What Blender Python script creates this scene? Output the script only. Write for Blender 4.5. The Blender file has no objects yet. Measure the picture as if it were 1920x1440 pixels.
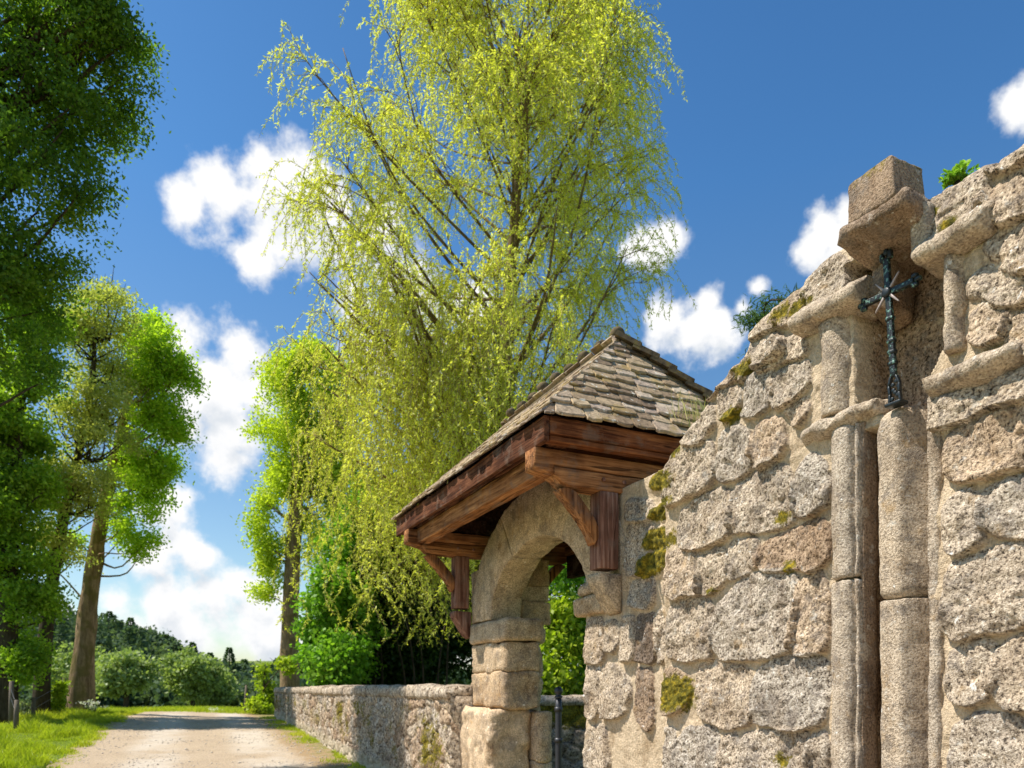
import bpy, math, random
import numpy as np
from mathutils import Vector
random.seed(7); RNG = np.random.default_rng(11)
C = bpy.context.scene.collection
EYE = 1.15; F = 1400.0

# ------------------------------------------------------------------ frames
U = np.array([-.426, .905, 0.]); N = np.array([-.905, -.426, 0.]); ZV = np.array([0., 0., 1.])
O = np.array([.515, 5.3, 0.])
def W(t, d, z):
    t = np.asarray(t, float); d = np.asarray(d, float); z = np.asarray(z, float)
    t, d, z = np.broadcast_arrays(t, d, z)
    return O + t[..., None]*U + d[..., None]*N + z[..., None]*ZV
def wall_point(px, py, d):
    k = (px-960)/F
    t = (.515-.905*d-k*(5.3-.426*d))/(.426+.905*k)
    Y = 5.3+.905*t-.426*d
    return t, EYE+(1292-py)/F*Y
def at(px, py, Y):
    return np.array([(px-960)/F*Y, Y, EYE+(1292-py)/F*Y])

# ------------------------------------------------------------------ noise
def _hash(ix, iy, iz, seed):
    h = (ix.astype(np.uint32)*np.uint32(374761393) + iy.astype(np.uint32)*np.uint32(668265263)
         + iz.astype(np.uint32)*np.uint32(2147483647) + np.uint32(seed*1013904223 & 0xffffffff))
    h = (h ^ (h >> np.uint32(13)))*np.uint32(1274126177)
    h = (h ^ (h >> np.uint32(16)))*np.uint32(2246822519)
    return ((h ^ (h >> np.uint32(15))) & np.uint32(0xffffff)).astype(np.float64)/float(0xffffff)
def vnoise(p, seed=0):
    i = np.floor(p).astype(np.int64); f = p-i; f = f*f*f*(f*(f*6-15)+10)
    r = 0
    for a in (0, 1):
        for b in (0, 1):
            for c in (0, 1):
                w = (f[:, 0] if a else 1-f[:, 0])*(f[:, 1] if b else 1-f[:, 1])*(f[:, 2] if c else 1-f[:, 2])
                r = r+w*_hash(i[:, 0]+a, i[:, 1]+b, i[:, 2]+c, seed)
    return r
def fbm(p, freq, octv=3, seed=0):
    shp = p.shape[:-1]; q = p.reshape(-1, 3)*freq+100.
    s = 0; amp = .5; tot = 0
    for o in range(octv):
        s = s+amp*vnoise(q, seed+o*17); tot += amp; amp *= .5; q = q*2.03+7.1
    return (s/tot*2-1).reshape(shp)
def rough(p, a1, f1, a2, f2, seed=0):
    out = p.copy()
    for k in range(3):
        out[..., k] += a1*fbm(p, f1, 2, seed+k*31)+a2*fbm(p, f2, 2, seed+k*31+5)
    return out

# ------------------------------------------------------------------ object helpers
def mk(name, verts, faces, mat, parent=None, attrs=None, smooth=True):
    me = bpy.data.meshes.new(name)
    verts = np.asarray(verts, dtype=np.float32).reshape(-1, 3)
    if isinstance(faces, np.ndarray):
        k = faces.shape[1]
        me.vertices.add(len(verts)); me.vertices.foreach_set('co', verts.ravel())
        me.loops.add(faces.size); me.loops.foreach_set('vertex_index', faces.astype(np.int32).ravel())
        me.polygons.add(len(faces))
        me.polygons.foreach_set('loop_start', np.arange(0, faces.size, k, dtype=np.int32))
        me.polygons.foreach_set('loop_total', np.full(len(faces), k, dtype=np.int32))
        me.update(calc_edges=True); me.validate()
    else:
        me.from_pydata([tuple(v) for v in verts.tolist()], [], [tuple(int(i) for i in f) for f in faces]); me.update()
    me.polygons.foreach_set('use_smooth', np.full(len(me.polygons), smooth, dtype=bool))
    for k, v in (attrs or {}).items():
        a = me.attributes.new(k, 'FLOAT', 'POINT')
        a.data.foreach_set('value', np.broadcast_to(np.asarray(v, dtype=np.float32), (len(verts),)).copy())
    me.materials.append(mat)
    o = bpy.data.objects.new(name, me); C.objects.link(o)
    if parent: attach(o, parent)
    return o
def attach(o, parent):
    o.parent = parent; o.matrix_parent_inverse = parent_matrix(parent).inverted()
def parent_matrix(p):
    from mathutils import Matrix
    m = Matrix.Translation(p.location)
    if p.parent: m = parent_matrix(p.parent) @ p.matrix_parent_inverse @ m if False else m
    return m
def thing(name, label, cat, loc, group=None):
    o = bpy.data.objects.new(name, None); C.objects.link(o); o.location = Vector([float(v) for v in loc])
    o.empty_display_size = .2
    return tag(o, label, cat, group)
def tag(o, label=None, cat=None, group=None, kind=None):
    if label: o['label'] = label
    if cat: o['category'] = cat
    if group: o['group'] = group
    if kind: o['kind'] = kind
    return o

# ------------------------------------------------------------------ materials
class NT:
    def __init__(s, nt): s.nt = nt; s.n = nt.nodes; s.l = nt.links
    def node(s, typ, **kw):
        n = s.n.new(typ)
        for k, v in kw.items():
            if k.startswith('i_'): n.inputs[int(k[2:]) if k[2:].isdigit() else k[2:].replace('_', ' ')].default_value = v
            else: setattr(n, k, v)
        return n
    def link(s, a, b): s.l.new(a, b)
    def math(s, op, a, b=None, c=None, clamp=False):
        n = s.n.new('ShaderNodeMath'); n.operation = op; n.use_clamp = clamp
        for i, v in enumerate((a, b, c)):
            if v is None: continue
            if isinstance(v, (int, float)): n.inputs[i].default_value = v
            else: s.link(v, n.inputs[i])
        return n.outputs[0]
    def noise(s, vec, scale, detail=3, rough=.55, dist=0.):
        n = s.n.new('ShaderNodeTexNoise'); n.inputs['Scale'].default_value = scale; n.inputs['Detail'].default_value = detail
        n.inputs['Roughness'].default_value = rough; n.inputs['Distortion'].default_value = dist
        if vec is not None: s.link(vec, n.inputs['Vector'])
        return n.outputs['Fac']
    def ramp(s, fac, stops, interp='LINEAR'):
        n = s.n.new('ShaderNodeValToRGB'); cr = n.color_ramp; cr.interpolation = interp
        while len(cr.elements) < len(stops): cr.elements.new(.5)
        for e, (p, c) in zip(cr.elements, stops):
            e.position = p; e.color = (*c, 1) if len(c) == 3 else c
        s.link(fac, n.inputs[0]); return n.outputs[0]
    def mix(s, fac, a, b, mode='MIX'):
        n = s.n.new('ShaderNodeMix'); n.data_type = 'RGBA'; n.blend_type = mode
        for i, v in ((0, fac), (6, a), (7, b)):
            if isinstance(v, (int, float)): n.inputs[i].default_value = v
            elif isinstance(v, tuple): n.inputs[i].default_value = (*v, 1) if len(v) == 3 else v
            else: s.link(v, n.inputs[i])
        return n.outputs[2]
    def attr(s, name):
        n = s.n.new('ShaderNodeAttribute'); n.attribute_name = name; return n.outputs['Fac']
    def smooth(s, v, a, b):
        n = s.n.new('ShaderNodeMapRange'); n.interpolation_type = 'SMOOTHSTEP'
        n.inputs[1].default_value = a; n.inputs[2].default_value = b; s.link(v, n.inputs[0]); return n.outputs[0]
    def bump(s, h, strength, dist, normal=None):
        n = s.n.new('ShaderNodeBump'); n.inputs['Strength'].default_value = strength; n.inputs['Distance'].default_value = dist
        s.link(h, n.inputs['Height'])
        if normal is not None: s.link(normal, n.inputs['Normal'])
        return n.outputs[0]
def new_mat(name):
    m = bpy.data.materials.new(name); m.use_nodes = True; m.node_tree.nodes.clear()
    t = NT(m.node_tree); out = t.node('ShaderNodeOutputMaterial')
    return m, t, out
def principled(t, out, col, rough=.9, spec=.2, normal=None, metal=0):
    b = t.node('ShaderNodeBsdfPrincipled')
    if isinstance(col, tuple): b.inputs['Base Color'].default_value = (*col, 1)
    else: t.link(col, b.inputs['Base Color'])
    if isinstance(rough, (int, float)): b.inputs['Roughness'].default_value = rough
    else: t.link(rough, b.inputs['Roughness'])
    b.inputs['Specular IOR Level'].default_value = spec; b.inputs['Metallic'].default_value = metal
    if normal is not None: t.link(normal, b.inputs['Normal'])
    t.link(b.outputs[0], out.inputs[0]); return b

def granite(name, speck=80., mortar=(.585, .46, .315), gain=1., warm=(1, 1, 1), soft=0.):
    m, t, out = new_mat(name)
    co = t.node('ShaderNodeTexCoord').outputs['Object']
    n1 = t.noise(co, speck, 2.5, .62)
    n1 = t.math('ADD', t.math('MULTIPLY', n1, .72), t.math('MULTIPLY', t.noise(co, speck*2.3, 2, .6), .28))
    sp = t.ramp(n1, [(.37, (.055, .045, .04)), (.435, (.25, .212, .175)), (.49, (.45, .395, .33)), (.57, (.56, .50, .43)), (.66, (.84, .80, .73))])
    if soft: sp = t.mix(soft, sp, (.47, .415, .35))
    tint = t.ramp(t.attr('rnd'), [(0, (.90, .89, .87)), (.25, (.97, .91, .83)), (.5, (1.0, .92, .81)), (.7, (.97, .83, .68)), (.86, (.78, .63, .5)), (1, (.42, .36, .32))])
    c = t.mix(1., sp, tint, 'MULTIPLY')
    big = t.ramp(t.noise(co, 6., 4, .6), [(.28, (.68, .64, .6)), (.5, (1, .98, .95)), (.72, (1.18, 1.15, 1.1))])
    c = t.mix(1., c, big, 'MULTIPLY')
    lich = t.smooth(t.noise(co, 16., 4, .65), .60, .72)
    c = t.mix(t.math('MULTIPLY', lich, .55), c, (.70, .66, .58))
    ochre = t.smooth(t.noise(co, 9.3, 3, .6), .60, .74)
    c = t.mix(t.math('MULTIPLY', ochre, .5), c, (.42, .27, .12))
    stain = t.smooth(t.noise(co, 10., 6, .75), .50, .62)
    c = t.mix(t.math('MULTIPLY', stain, .6), c, t.mix(n1, (.06, .05, .042), (.30, .25, .21)))
    white = t.smooth(t.noise(co, 21., 4, .62, .4), .66, .72)
    c = t.mix(t.math('MULTIPLY', white, .8), c, (.82, .80, .75))
    mo = t.mix(t.smooth(t.noise(co, 60., 5, .8), .25, .75), tuple(v*.6 for v in mortar), tuple(v*1.3 for v in mortar))
    mo = t.mix(t.math('MULTIPLY', t.smooth(t.noise(co, 90., 2), .62, .7), .6), mo, (.25, .19, .14))
    mo = t.mix(t.math('MULTIPLY', t.smooth(t.noise(co, 7., 5, .7), .52, .68), .55), mo, (.42, .32, .20))
    st = t.math('ADD', t.attr('stone'), t.math('MULTIPLY', t.math('SUBTRACT', t.noise(co, 38., 3), .5), .9))
    st = t.smooth(st, .32, .62)
    c = t.mix(st, mo, c)
    if gain != 1 or warm != (1, 1, 1): c = t.mix(1., c, tuple(gain*w for w in warm), 'MULTIPLY')
    ms_ = t.node('ShaderNodeMapping'); ms_.inputs['Scale'].default_value = (11, 11, .9); t.link(co, ms_.inputs[0])
    strk = t.smooth(t.noise(ms_.outputs[0], 1., 5, .65), .52, .70)
    c = t.mix(1., c, t.mix(strk, (1.02, 1.02, 1.02), (.74, .70, .66)), 'MULTIPLY')
    dirt = t.smooth(t.noise(co, 3.4, 6, .7), .50, .70)
    c = t.mix(1., c, t.mix(dirt, (1.04, 1.03, 1.02), (.70, .64, .57)), 'MULTIPLY')
    mcol = t.ramp(t.noise(co, 40., 3, .7), [(.3, (.035, .035, .008)), (.5, (.14, .115, .014)), (.70, (.38, .27, .022))])
    ms = t.math('ADD', t.attr('moss'), t.math('MULTIPLY', t.math('SUBTRACT', t.noise(co, 26., 5, .75), .5), 1.5))
    ms = t.smooth(ms, .40, .66)
    c = t.mix(ms, c, mcol)
    h = t.math('ADD', t.math('MULTIPLY', t.noise(co, speck, 3, .65), 1.), t.math('MULTIPLY', t.noise(co, 200., 2), .35))
    principled(t, out, c, .92, .15, t.bump(h, .85, .012))
    return m
def wood(name, axis, dark=(.05, .022, .012), mid=(.28, .122, .048), light=(.52, .26, .11)):
    m, t, out = new_mat(name)
    co = t.node('ShaderNodeTexCoord').outputs['Object']
    mp = t.node('ShaderNodeMapping'); mp.vector_type = 'TEXTURE'
    mp.inputs['Rotation'].default_value = (0, 0, math.radians(25.2))
    t.link(co, mp.inputs[0])
    m2 = t.node('ShaderNodeMapping'); s = [38., 38., 38.]; s[axis] = 2.2
    m2.inputs['Scale'].default_value = s; t.link(mp.outputs[0], m2.inputs[0])
    g = t.noise(m2.outputs[0], 1., 5, .65, .6)
    c = t.ramp(g, [(.28, dark), (.47, mid), (.66, light)])
    c = t.mix(1., c, t.ramp(t.noise(co, 4., 3), [(.3, (.55, .5, .5)), (.7, (1.2, 1.15, 1.1))]), 'MULTIPLY')
    crk = t.smooth(t.noise(m2.outputs[0], .6, 2, .5, 1.5), .62, .66)
    c = t.mix(t.math('MULTIPLY', crk, .75), c, tuple(v*.5 for v in dark))
    c = t.mix(t.math('MULTIPLY', t.smooth(t.noise(co, 6., 4, .7), .5, .68), .45), c, (.20, .15, .115))
    principled(t, out, c, .9, .08, t.bump(g, .8, .010))
    return m
def leaf_mat(name, c0, c1, c2, trans=.5, gloss=.02, tt=(1.12, 1.25, .5)):
    m, t, out = new_mat(name)
    co = t.node('ShaderNodeTexCoord').outputs['Object']
    f = t.math('ADD', t.math('MULTIPLY', t.attr('rnd'), .75), t.math('MULTIPLY', t.noise(co, .9, 2), .3))
    c = t.ramp(f, [(.1, c0), (.5, c1), (.9, c2)])
    d = t.node('ShaderNodeBsdfDiffuse'); t.link(c, d.inputs[0])
    tr = t.node('ShaderNodeBsdfTranslucent')
    t.link(t.mix(1., c, tt, 'MULTIPLY'), tr.inputs[0])
    mx = t.node('ShaderNodeMixShader'); mx.inputs[0].default_value = trans
    t.link(d.outputs[0], mx.inputs[1]); t.link(tr.outputs[0], mx.inputs[2])
    gl = t.node('ShaderNodeBsdfGlossy'); gl.inputs['Roughness'].default_value = .45; gl.inputs[0].default_value = (.8, .85, .8, 1)
    m3 = t.node('ShaderNodeMixShader'); m3.inputs[0].default_value = gloss
    t.link(mx.outputs[0], m3.inputs[1]); t.link(gl.outputs[0], m3.inputs[2])
    t.link(m3.outputs[0], out.inputs[0]); return m
def bark(name, c0, c1, moss=None):
    m, t, out = new_mat(name)
    co = t.node('ShaderNodeTexCoord').outputs['Object']
    mp = t.node('ShaderNodeMapping'); mp.inputs['Scale'].default_value = (14, 14, 3.); t.link(co, mp.inputs[0])
    g = t.noise(mp.outputs[0], 1., 6, .7)
    c = t.ramp(g, [(.3, c0), (.65, c1)])
    if moss: c = t.mix(t.math('MULTIPLY', t.smooth(t.noise(co, 2.5, 4), .48, .62), .7), c, moss)
    principled(t, out, c, .95, .1, t.bump(g, 1., .04)); return m

M = {}
M['granite'] = granite('granite masonry', 84., gain=.95)
M['dressed'] = granite('dressed granite', 105., gain=1.05, soft=.38)
M['gate_stone'] = granite('gateway granite', 85., gain=1.14, warm=(1.0, .95, .86), soft=.35)
M['low_stone'] = granite('rubble granite', 30., mortar=(.50, .42, .30), gain=.95)
for k, a in (('u', 1), ('n', 0), ('z', 2)):
    M['wood_'+k] = wood('oak along '+k, a)
M['wood_fascia'] = wood('fascia oak', 1, (.04, .018, .011), (.11, .044, .023), (.22, .095, .048))
M['wood_post'] = wood('weathered oak', 2, (.075, .036, .025), (.23, .115, .08), (.40, .26, .2))
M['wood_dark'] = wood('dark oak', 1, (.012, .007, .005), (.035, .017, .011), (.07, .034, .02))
M['bark_brown'] = bark('brown bark', (.11, .07, .042), (.42, .29, .17), (.16, .13, .04))
M['bark_dark'] = bark('dark bark', (.025, .019, .014), (.10, .075, .05))
M['bark_willow'] = bark('willow bark', (.07, .05, .03), (.30, .21, .11))
M['twig'] = bark('willow twig', (.34, .24, .12), (.58, .42, .24))
M['leaf_willow'] = leaf_mat('willow leaf', (.45, .48, .07), (.67, .69, .115), (.88, .86, .25), .52, tt=(1.17, 1.22, .5))
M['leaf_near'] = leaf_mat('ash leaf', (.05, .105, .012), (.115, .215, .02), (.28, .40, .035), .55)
M['leaf_tall'] = leaf_mat('fresh ash leaf', (.24, .37, .03), (.42, .57, .045), (.62, .74, .07), .62)
M['leaf_olive'] = leaf_mat('olive ash leaf', (.32, .34, .09), (.50, .51, .15), (.70, .69, .26), .52)
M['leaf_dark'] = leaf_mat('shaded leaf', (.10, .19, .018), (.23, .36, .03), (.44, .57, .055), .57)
M['leaf_poplar'] = leaf_mat('poplar leaf', (.32, .42, .035), (.52, .60, .05), (.72, .74, .10), .57)
M['leaf_hazel'] = leaf_mat('hazel leaf', (.09, .22, .02), (.19, .37, .035), (.34, .52, .055), .52)
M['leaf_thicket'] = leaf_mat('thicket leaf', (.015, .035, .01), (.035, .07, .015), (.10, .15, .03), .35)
M['leaf_lime'] = leaf_mat('lime leaf', (.20, .30, .02), (.34, .44, .03), (.50, .55, .05), .5)
M['leaf_far'] = leaf_mat('far round tree leaf', (.19, .25, .085), (.30, .37, .13), (.43, .49, .18), .45)
M['leaf_forest'] = leaf_mat('forest leaf', (.055, .088, .06), (.10, .15, .09), (.175, .225, .12), .35, .0)
M['leaf_pine'] = leaf_mat('pine needle', (.05, .10, .04), (.085, .15, .055), (.14, .20, .07), .3, .0)
M['leaf_grey'] = leaf_mat('grey bush leaf', (.07, .10, .06), (.11, .14, .08), (.16, .19, .11), .3)
M['grass'] = leaf_mat('grass blade', (.26, .34, .025), (.44, .50, .04), (.62, .60, .08), .5)
M['dry_grass'] = leaf_mat('dry grass', (.32, .30, .10), (.45, .42, .16), (.6, .55, .25), .3)
M['petal'] = leaf_mat('white petal', (.6, .6, .55), (.75, .75, .7), (.85, .85, .8), .3)

def mat_slate():
    m, t, out = new_mat('stone slate')
    co = t.node('ShaderNodeTexCoord').outputs['Object']
    base = t.ramp(t.attr('rnd'), [(0, (.17, .115, .075)), (.3, (.32, .225, .135)), (.6, (.45, .335, .205)), (.85, (.37, .275, .21)), (1, (.54, .43, .31))])
    c = t.mix(1., base, t.ramp(t.noise(co, 26., 4, .65), [(.3, (.5, .48, .44)), (.5, (1, 1, 1)), (.7, (1.3, 1.28, 1.22))]), 'MULTIPLY')
    c = t.mix(t.math('MULTIPLY', t.smooth(t.noise(co, 7., 3, .6), .53, .68), .6), c, (.33, .225, .06))
    c = t.mix(t.math('MULTIPLY', t.smooth(t.noise(co, 19., 2, .6), .64, .70), .8), c, (.62, .58, .48))
    principled(t, out, c, .9, .2, t.bump(t.noise(co, 50., 4, .7), .6, .01)); return m
M['slate'] = mat_slate()
def mat_simple(name, c, rough=.6, spec=.3, metal=0, nscale=40., var=.35):
    m, t, out = new_mat(name)
    co = t.node('ShaderNodeTexCoord').outputs['Object']
    n = t.noise(co, nscale, 3)
    col = t.mix(n, tuple(v*(1-var) for v in c), tuple(v*(1+var) for v in c))
    principled(t, out, col, rough, spec, t.bump(n, .3, .004), metal); return m
M['iron'] = mat_simple('dark iron', (.035, .036, .042), .45, .5, .3)
def mat_cross():
    m, t, out = new_mat('verdigris cast iron')
    co = t.node('ShaderNodeTexCoord').outputs['Object']
    c = t.mix(t.smooth(t.noise(co, 75., 3, .6), .53, .65), (.010, .014, .014), (.15, .28, .22))
    principled(t, out, c, .42, .5, t.bump(t.noise(co, 160., 2), .5, .004), .25); return m
M['cross'] = mat_cross()
M['cross_dark'] = mat_simple('blackened iron', (.016, .022, .024), .4, .5, .3, 90.)
M['ray'] = mat_simple('silvered ray', (.36, .30, .28), .6, .4, .2)
M['post_wood'] = mat_simple('grey post wood', (.16, .13, .10), .9, .1)
def mat_ridge():
    m, t, out = new_mat('mossy ridge stone')
    co = t.node('ShaderNodeTexCoord').outputs['Object']
    c = t.ramp(t.noise(co, 22., 4), [(.3, (.05, .04, .03)), (.55, (.15, .11, .065)), (.75, (.22, .17, .05))])
    principled(t, out, c, .95, .1); return m
M['ridge'] = mat_ridge()

# ------------------------------------------------------------------ ground
def sstep(x, a, b):
    v = np.clip((x-a)/(b-a), 0, 1); return v*v*(3-2*v)
def ground_z(x, y):
    x = np.asarray(x, float); y = np.asarray(y, float)
    z = .36*sstep(y, 8, 20) - .95*sstep(y, 24, 42)
    hill = 7.6*sstep(-x, 30, 66)
    z = z + (hill-.3)*sstep(y, 75, 125) + 9*sstep(y, 140, 420)
    z = z + .10*np.exp(-((x+10.6)/2.2)**2)*sstep(y, 8, 12)*(1-sstep(y, 24, 30))
    return z
def sheet(name, xs, ys, mat, lift=0., edge=None, attrs=None):
    X, Y = np.meshgrid(xs, ys, indexing='ij') if edge is None else edge
    Z = ground_z(X, Y)+lift
    ni, nj = X.shape
    v = np.stack([X, Y, Z], -1).reshape(-1, 3)
    idx = np.arange(ni*nj).reshape(ni, nj)
    f = np.stack([idx[:-1, :-1], idx[1:, :-1], idx[1:, 1:], idx[:-1, 1:]], -1).reshape(-1, 4)
    return mk(name, v, f, mat, attrs=attrs)
def mat_ground():
    m, t, out = new_mat('meadow')
    co = t.node('ShaderNodeTexCoord').outputs['Object']
    c = t.mix(t.noise(co, 1.5, 5, .7), (.085, .13, .02), (.20, .25, .045))
    c = t.mix(t.smooth(t.noise(co, .35, 3), .52, .7), c, (.20, .17, .07))
    principled(t, out, c, .95, .1, t.bump(t.noise(co, 25., 4), 1., .05)); return m
def mat_road():
    m, t, out = new_mat('gravel road')
    co = t.node('ShaderNodeTexCoord').outputs['Object']
    c = t.mix(t.noise(co, 1.1, 5, .65), (.41, .33, .245), (.58, .49, .385))
    c = t.mix(1., c, t.ramp(t.noise(co, 38., 3, .7), [(.3, (.62, .6, .58)), (.5, (1, 1, 1)), (.7, (1.25, 1.22, 1.2))]), 'MULTIPLY')
    ac = t.attr('across')
    ruts = t.math('ADD', t.smooth(t.math('ABSOLUTE', t.math('SUBTRACT', ac, .30)), .13, .03), t.smooth(t.math('ABSOLUTE', t.math('SUBTRACT', ac, .66)), .13, .03))
    ruts = t.math('MULTIPLY', ruts, t.smooth(t.noise(co, .8, 4, .7), .3, .6))
    c = t.mix(t.math('MULTIPLY', ruts, .55), t.mix(1., c, (.86, .80, .72), 'MULTIPLY'), (.60, .54, .46))
    pat = t.smooth(t.noise(co, 3., 5, .75), .55, .70)
    c = t.mix(t.math('MULTIPLY', pat, .35), c, (.26, .20, .14))
    w = t.math('ADD', t.attr('edge'), t.math('MULTIPLY', t.math('SUBTRACT', t.noise(co, 2.2, 4, .7), .5), .9))
    c = t.mix(t.math('MULTIPLY', t.smooth(w, .5, .8), .8), c, (.30, .20, .10))
    g = t.math('ADD', t.attr('edge'), t.math('MULTIPLY', t.math('SUBTRACT', t.noise(co, 5., 5, .75), .5), 1.3))
    c = t.mix(t.math('MULTIPLY', t.smooth(g, .82, .98), .7), c, (.17, .18, .04))
    principled(t, out, c, .95, .1, t.bump(t.noise(co, 60., 4, .7), .8, .015)); return m
def axis(parts):
    out = []
    for a, b, s in parts: out += list(np.arange(a, b, s))
    return np.array(out+[parts[-1][1]])
gx = axis([(-400, -120, 20), (-120, -16, 4), (-16, 8, .5), (8, 60, 4), (60, 400, 20)])
gy = axis([(-200, -8, 8), (-8, 26, .4), (26, 160, 3), (160, 500, 20)])
tag(sheet('ground', gx, gy, mat_ground()), kind='structure')
ry = axis([(-8, 23.5, .2)])
def road_left(y): return -6.6-.40*(y-10.5)
def wall_line(y):   # x of the wall foot (gate wall, then low wall)
    return np.where(y < 7.2, .515-.426/.905*(y-5.3), -.62-.4482*(y-7.3))
rs = np.linspace(0, 1, 60)
RY = np.broadcast_to(ry[None, :], (60, len(ry)))
wob = .18*fbm(np.stack([ry*0, ry, ry*0], -1), .7, 3, 3)
XL = road_left(ry)+wob; XR = wall_line(ry)+.35
RX = XL[None, :]+rs[:, None]*(XR-XL)[None, :]
edge = np.maximum(sstep((XR[None, :]-RX), 2.1, .3), .72*sstep((RX-XL[None, :]), .75, 0.))
tag(sheet('road', None, None, mat_road(), .004, (RX, RY), {'edge': edge.ravel(), 'across': np.broadcast_to(rs[:, None], RX.shape).ravel()}), kind='structure')

# ------------------------------------------------------------------ polygon height fields
def chaikin(p, n=2):
    p = np.asarray(p, float)
    for _ in range(n):
        q = np.roll(p, -1, 0); p = np.stack([.86*p+.14*q, .14*p+.86*q], 1).reshape(-1, 2)
    return p
def sdf(poly, x, y):
    a = poly; b = np.roll(poly, -1, 0)
    best = np.full(x.shape, 1e9); inside = np.zeros(x.shape, bool)
    for (ax, ay), (bx, by) in zip(a, b):
        ex, ey = bx-ax, by-ay; L = ex*ex+ey*ey+1e-12
        h = np.clip(((x-ax)*ex+(y-ay)*ey)/L, 0, 1)
        best = np.minimum(best, (x-ax-h*ex)**2+(y-ay-h*ey)**2)
        c = (ay > y) != (by > y)
        with np.errstate(divide='ignore', invalid='ignore'):
            xi = ax+(y-ay)*ex/(ey if abs(ey) > 1e-12 else 1e-12)
        inside ^= c & (x < xi)
    return np.where(inside, 1, -1)*np.sqrt(best)
def stones_on(T, Zg, dfield, stone, rnd, polys, prot=.04, seed=0):
    """raises each polygon (t,z) out of the field as a rounded rough stone; returns the coverage"""
    cover = np.zeros(T.shape, bool); rg = np.random.default_rng(seed)
    P3 = np.stack([T, Zg, T*0+seed], -1)
    wob = .013*fbm(P3, 11., 4, seed+3)
    lump = fbm(P3, 9., 3, seed+9); fine = fbm(P3, 42., 3, seed+14); pit = fbm(P3, 26., 2, seed+21)
    for k, (poly, r, pr) in enumerate(polys):
        poly = chaikin(poly, 1); lo = poly.min(0)-.03; hi = poly.max(0)+.03
        m = (T > lo[0]) & (T < hi[0]) & (Zg > lo[1]) & (Zg < hi[1])
        if not m.any(): continue
        e = sdf(poly, T[m], Zg[m])+wob[m]+(.026 if poly[:, 0].mean() < -2.7 and prot < .034 else .018)
        H = prot*(pr if pr else rg.uniform(.7, 1.25))
        zc = (Zg[m]-poly[:, 1].min())/max(1e-3, np.ptp(poly[:, 1])); tc = (T[m]-poly[:, 0].min())/max(1e-3, np.ptp(poly[:, 0]))
        rr = .006+.030*zc
        prof = np.sqrt(np.clip(1-(1-np.clip(e/rr, 0, 1))**2, 0, 1))
        tilt = .50+.80*(1-zc)+rg.uniform(-.12, .12)*(tc-.5)
        h = prof*(H*tilt+.018*lump[m]+.007*fine[m]-.016*np.clip(pit[m]-.3, 0, 1))
        ins = e > 0
        cur = dfield[m]; cur = np.where(ins, np.maximum(cur-.002, cur+h), cur); dfield[m] = cur
        s = stone[m]; s = np.maximum(s, np.clip(.5+e/.014, 0, 1)); stone[m] = s
        q = rnd[m]; q = np.where(e > -.012, r, q); rnd[m] = q
        cv = cover[m]; cv |= ins; cover[m] = cv
    return cover
def voronoi(a, b, ca, cb, seed=0, stagger=.5):
    """edge distance (in units of b cells) and id random of a brick-like jittered cell field"""
    A = a/ca; B = b/cb
    f1 = np.full(a.shape, 9e9); f2 = f1.copy(); rid = np.zeros(a.shape); zc = np.zeros(a.shape)
    bi = np.floor(B)
    for dj in (-1, 0, 1):
        j = bi+dj; sh = (np.mod(j, 2))*stagger+_hash(j*0+3, j, j*0, seed)*.35
        ai = np.floor(A-sh)
        for di in (-1, 0, 1):
            i = ai+di
            jx = (_hash(i, j, i*0+1, seed)-.5)*.75; jy = (_hash(i, j, i*0+2, seed)-.5)*.55
            dx = (i+.5+sh+jx-A)*ca/cb; dy = (j+.5+jy-B)*1.25
            d = np.sqrt(dx*dx+dy*dy); r = _hash(i, j, i*0+5, seed)
            n = d < f1
            f2 = np.where(n, f1, np.minimum(f2, d)); rid = np.where(n, r, rid); zc = np.where(n, -dy, zc); f1 = np.where(n, d, f1)
    return (f2-f1)*.5, rid, zc
def solid_field(name, wf, a, Zg, D, dback, mat, parent, attrs):
    """front grid (columns a, rows of Zg) closed by top, back and ends"""
    ni, nj = Zg.shape
    A = np.broadcast_to(np.asarray(a)[:, None], Zg.shape)
    front = wf(A, D, Zg).reshape(-1, 3)
    idx = np.arange(ni*nj).reshape(ni, nj)
    f = [tuple(q) for q in np.stack([idx[:-1, :-1], idx[:-1, 1:], idx[1:, 1:], idx[1:, :-1]], -1).reshape(-1, 4)]
    nb = 4
    zb = np.linspace(0, 1, nb)
    BZ = Zg[:, :1]+(Zg[:, -1:]-Zg[:, :1])*zb[None, :]
    back = wf(np.broadcast_to(np.asarray(a)[:, None], BZ.shape), np.full(BZ.shape, dback), BZ).reshape(-1, 3)
    b = np.arange(ni*nb).reshape(ni, nb)+ni*nj
    f += [tuple(q) for q in np.stack([b[:-1, :-1], b[1:, :-1], b[1:, 1:], b[:-1, 1:]], -1).reshape(-1, 4)]
    f += [(idx[i, -1], b[i, -1], b[i+1, -1], idx[i+1, -1]) for i in range(ni-1)]
    f.append(tuple(list(idx[0, ::-1])+list(b[0, :])))
    f.append(tuple(list(idx[-1, :])+list(b[-1, ::-1])))
    at2 = {}
    for k, v in attrs.items():
        v = np.asarray(v); at2[k] = np.concatenate([v.ravel(), np.full(ni*nb, {'stone': 1., 'rnd': .4, 'moss': 0.}[k])])
    return mk(name, np.concatenate([front, back]), f, mat, parent, at2)

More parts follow.
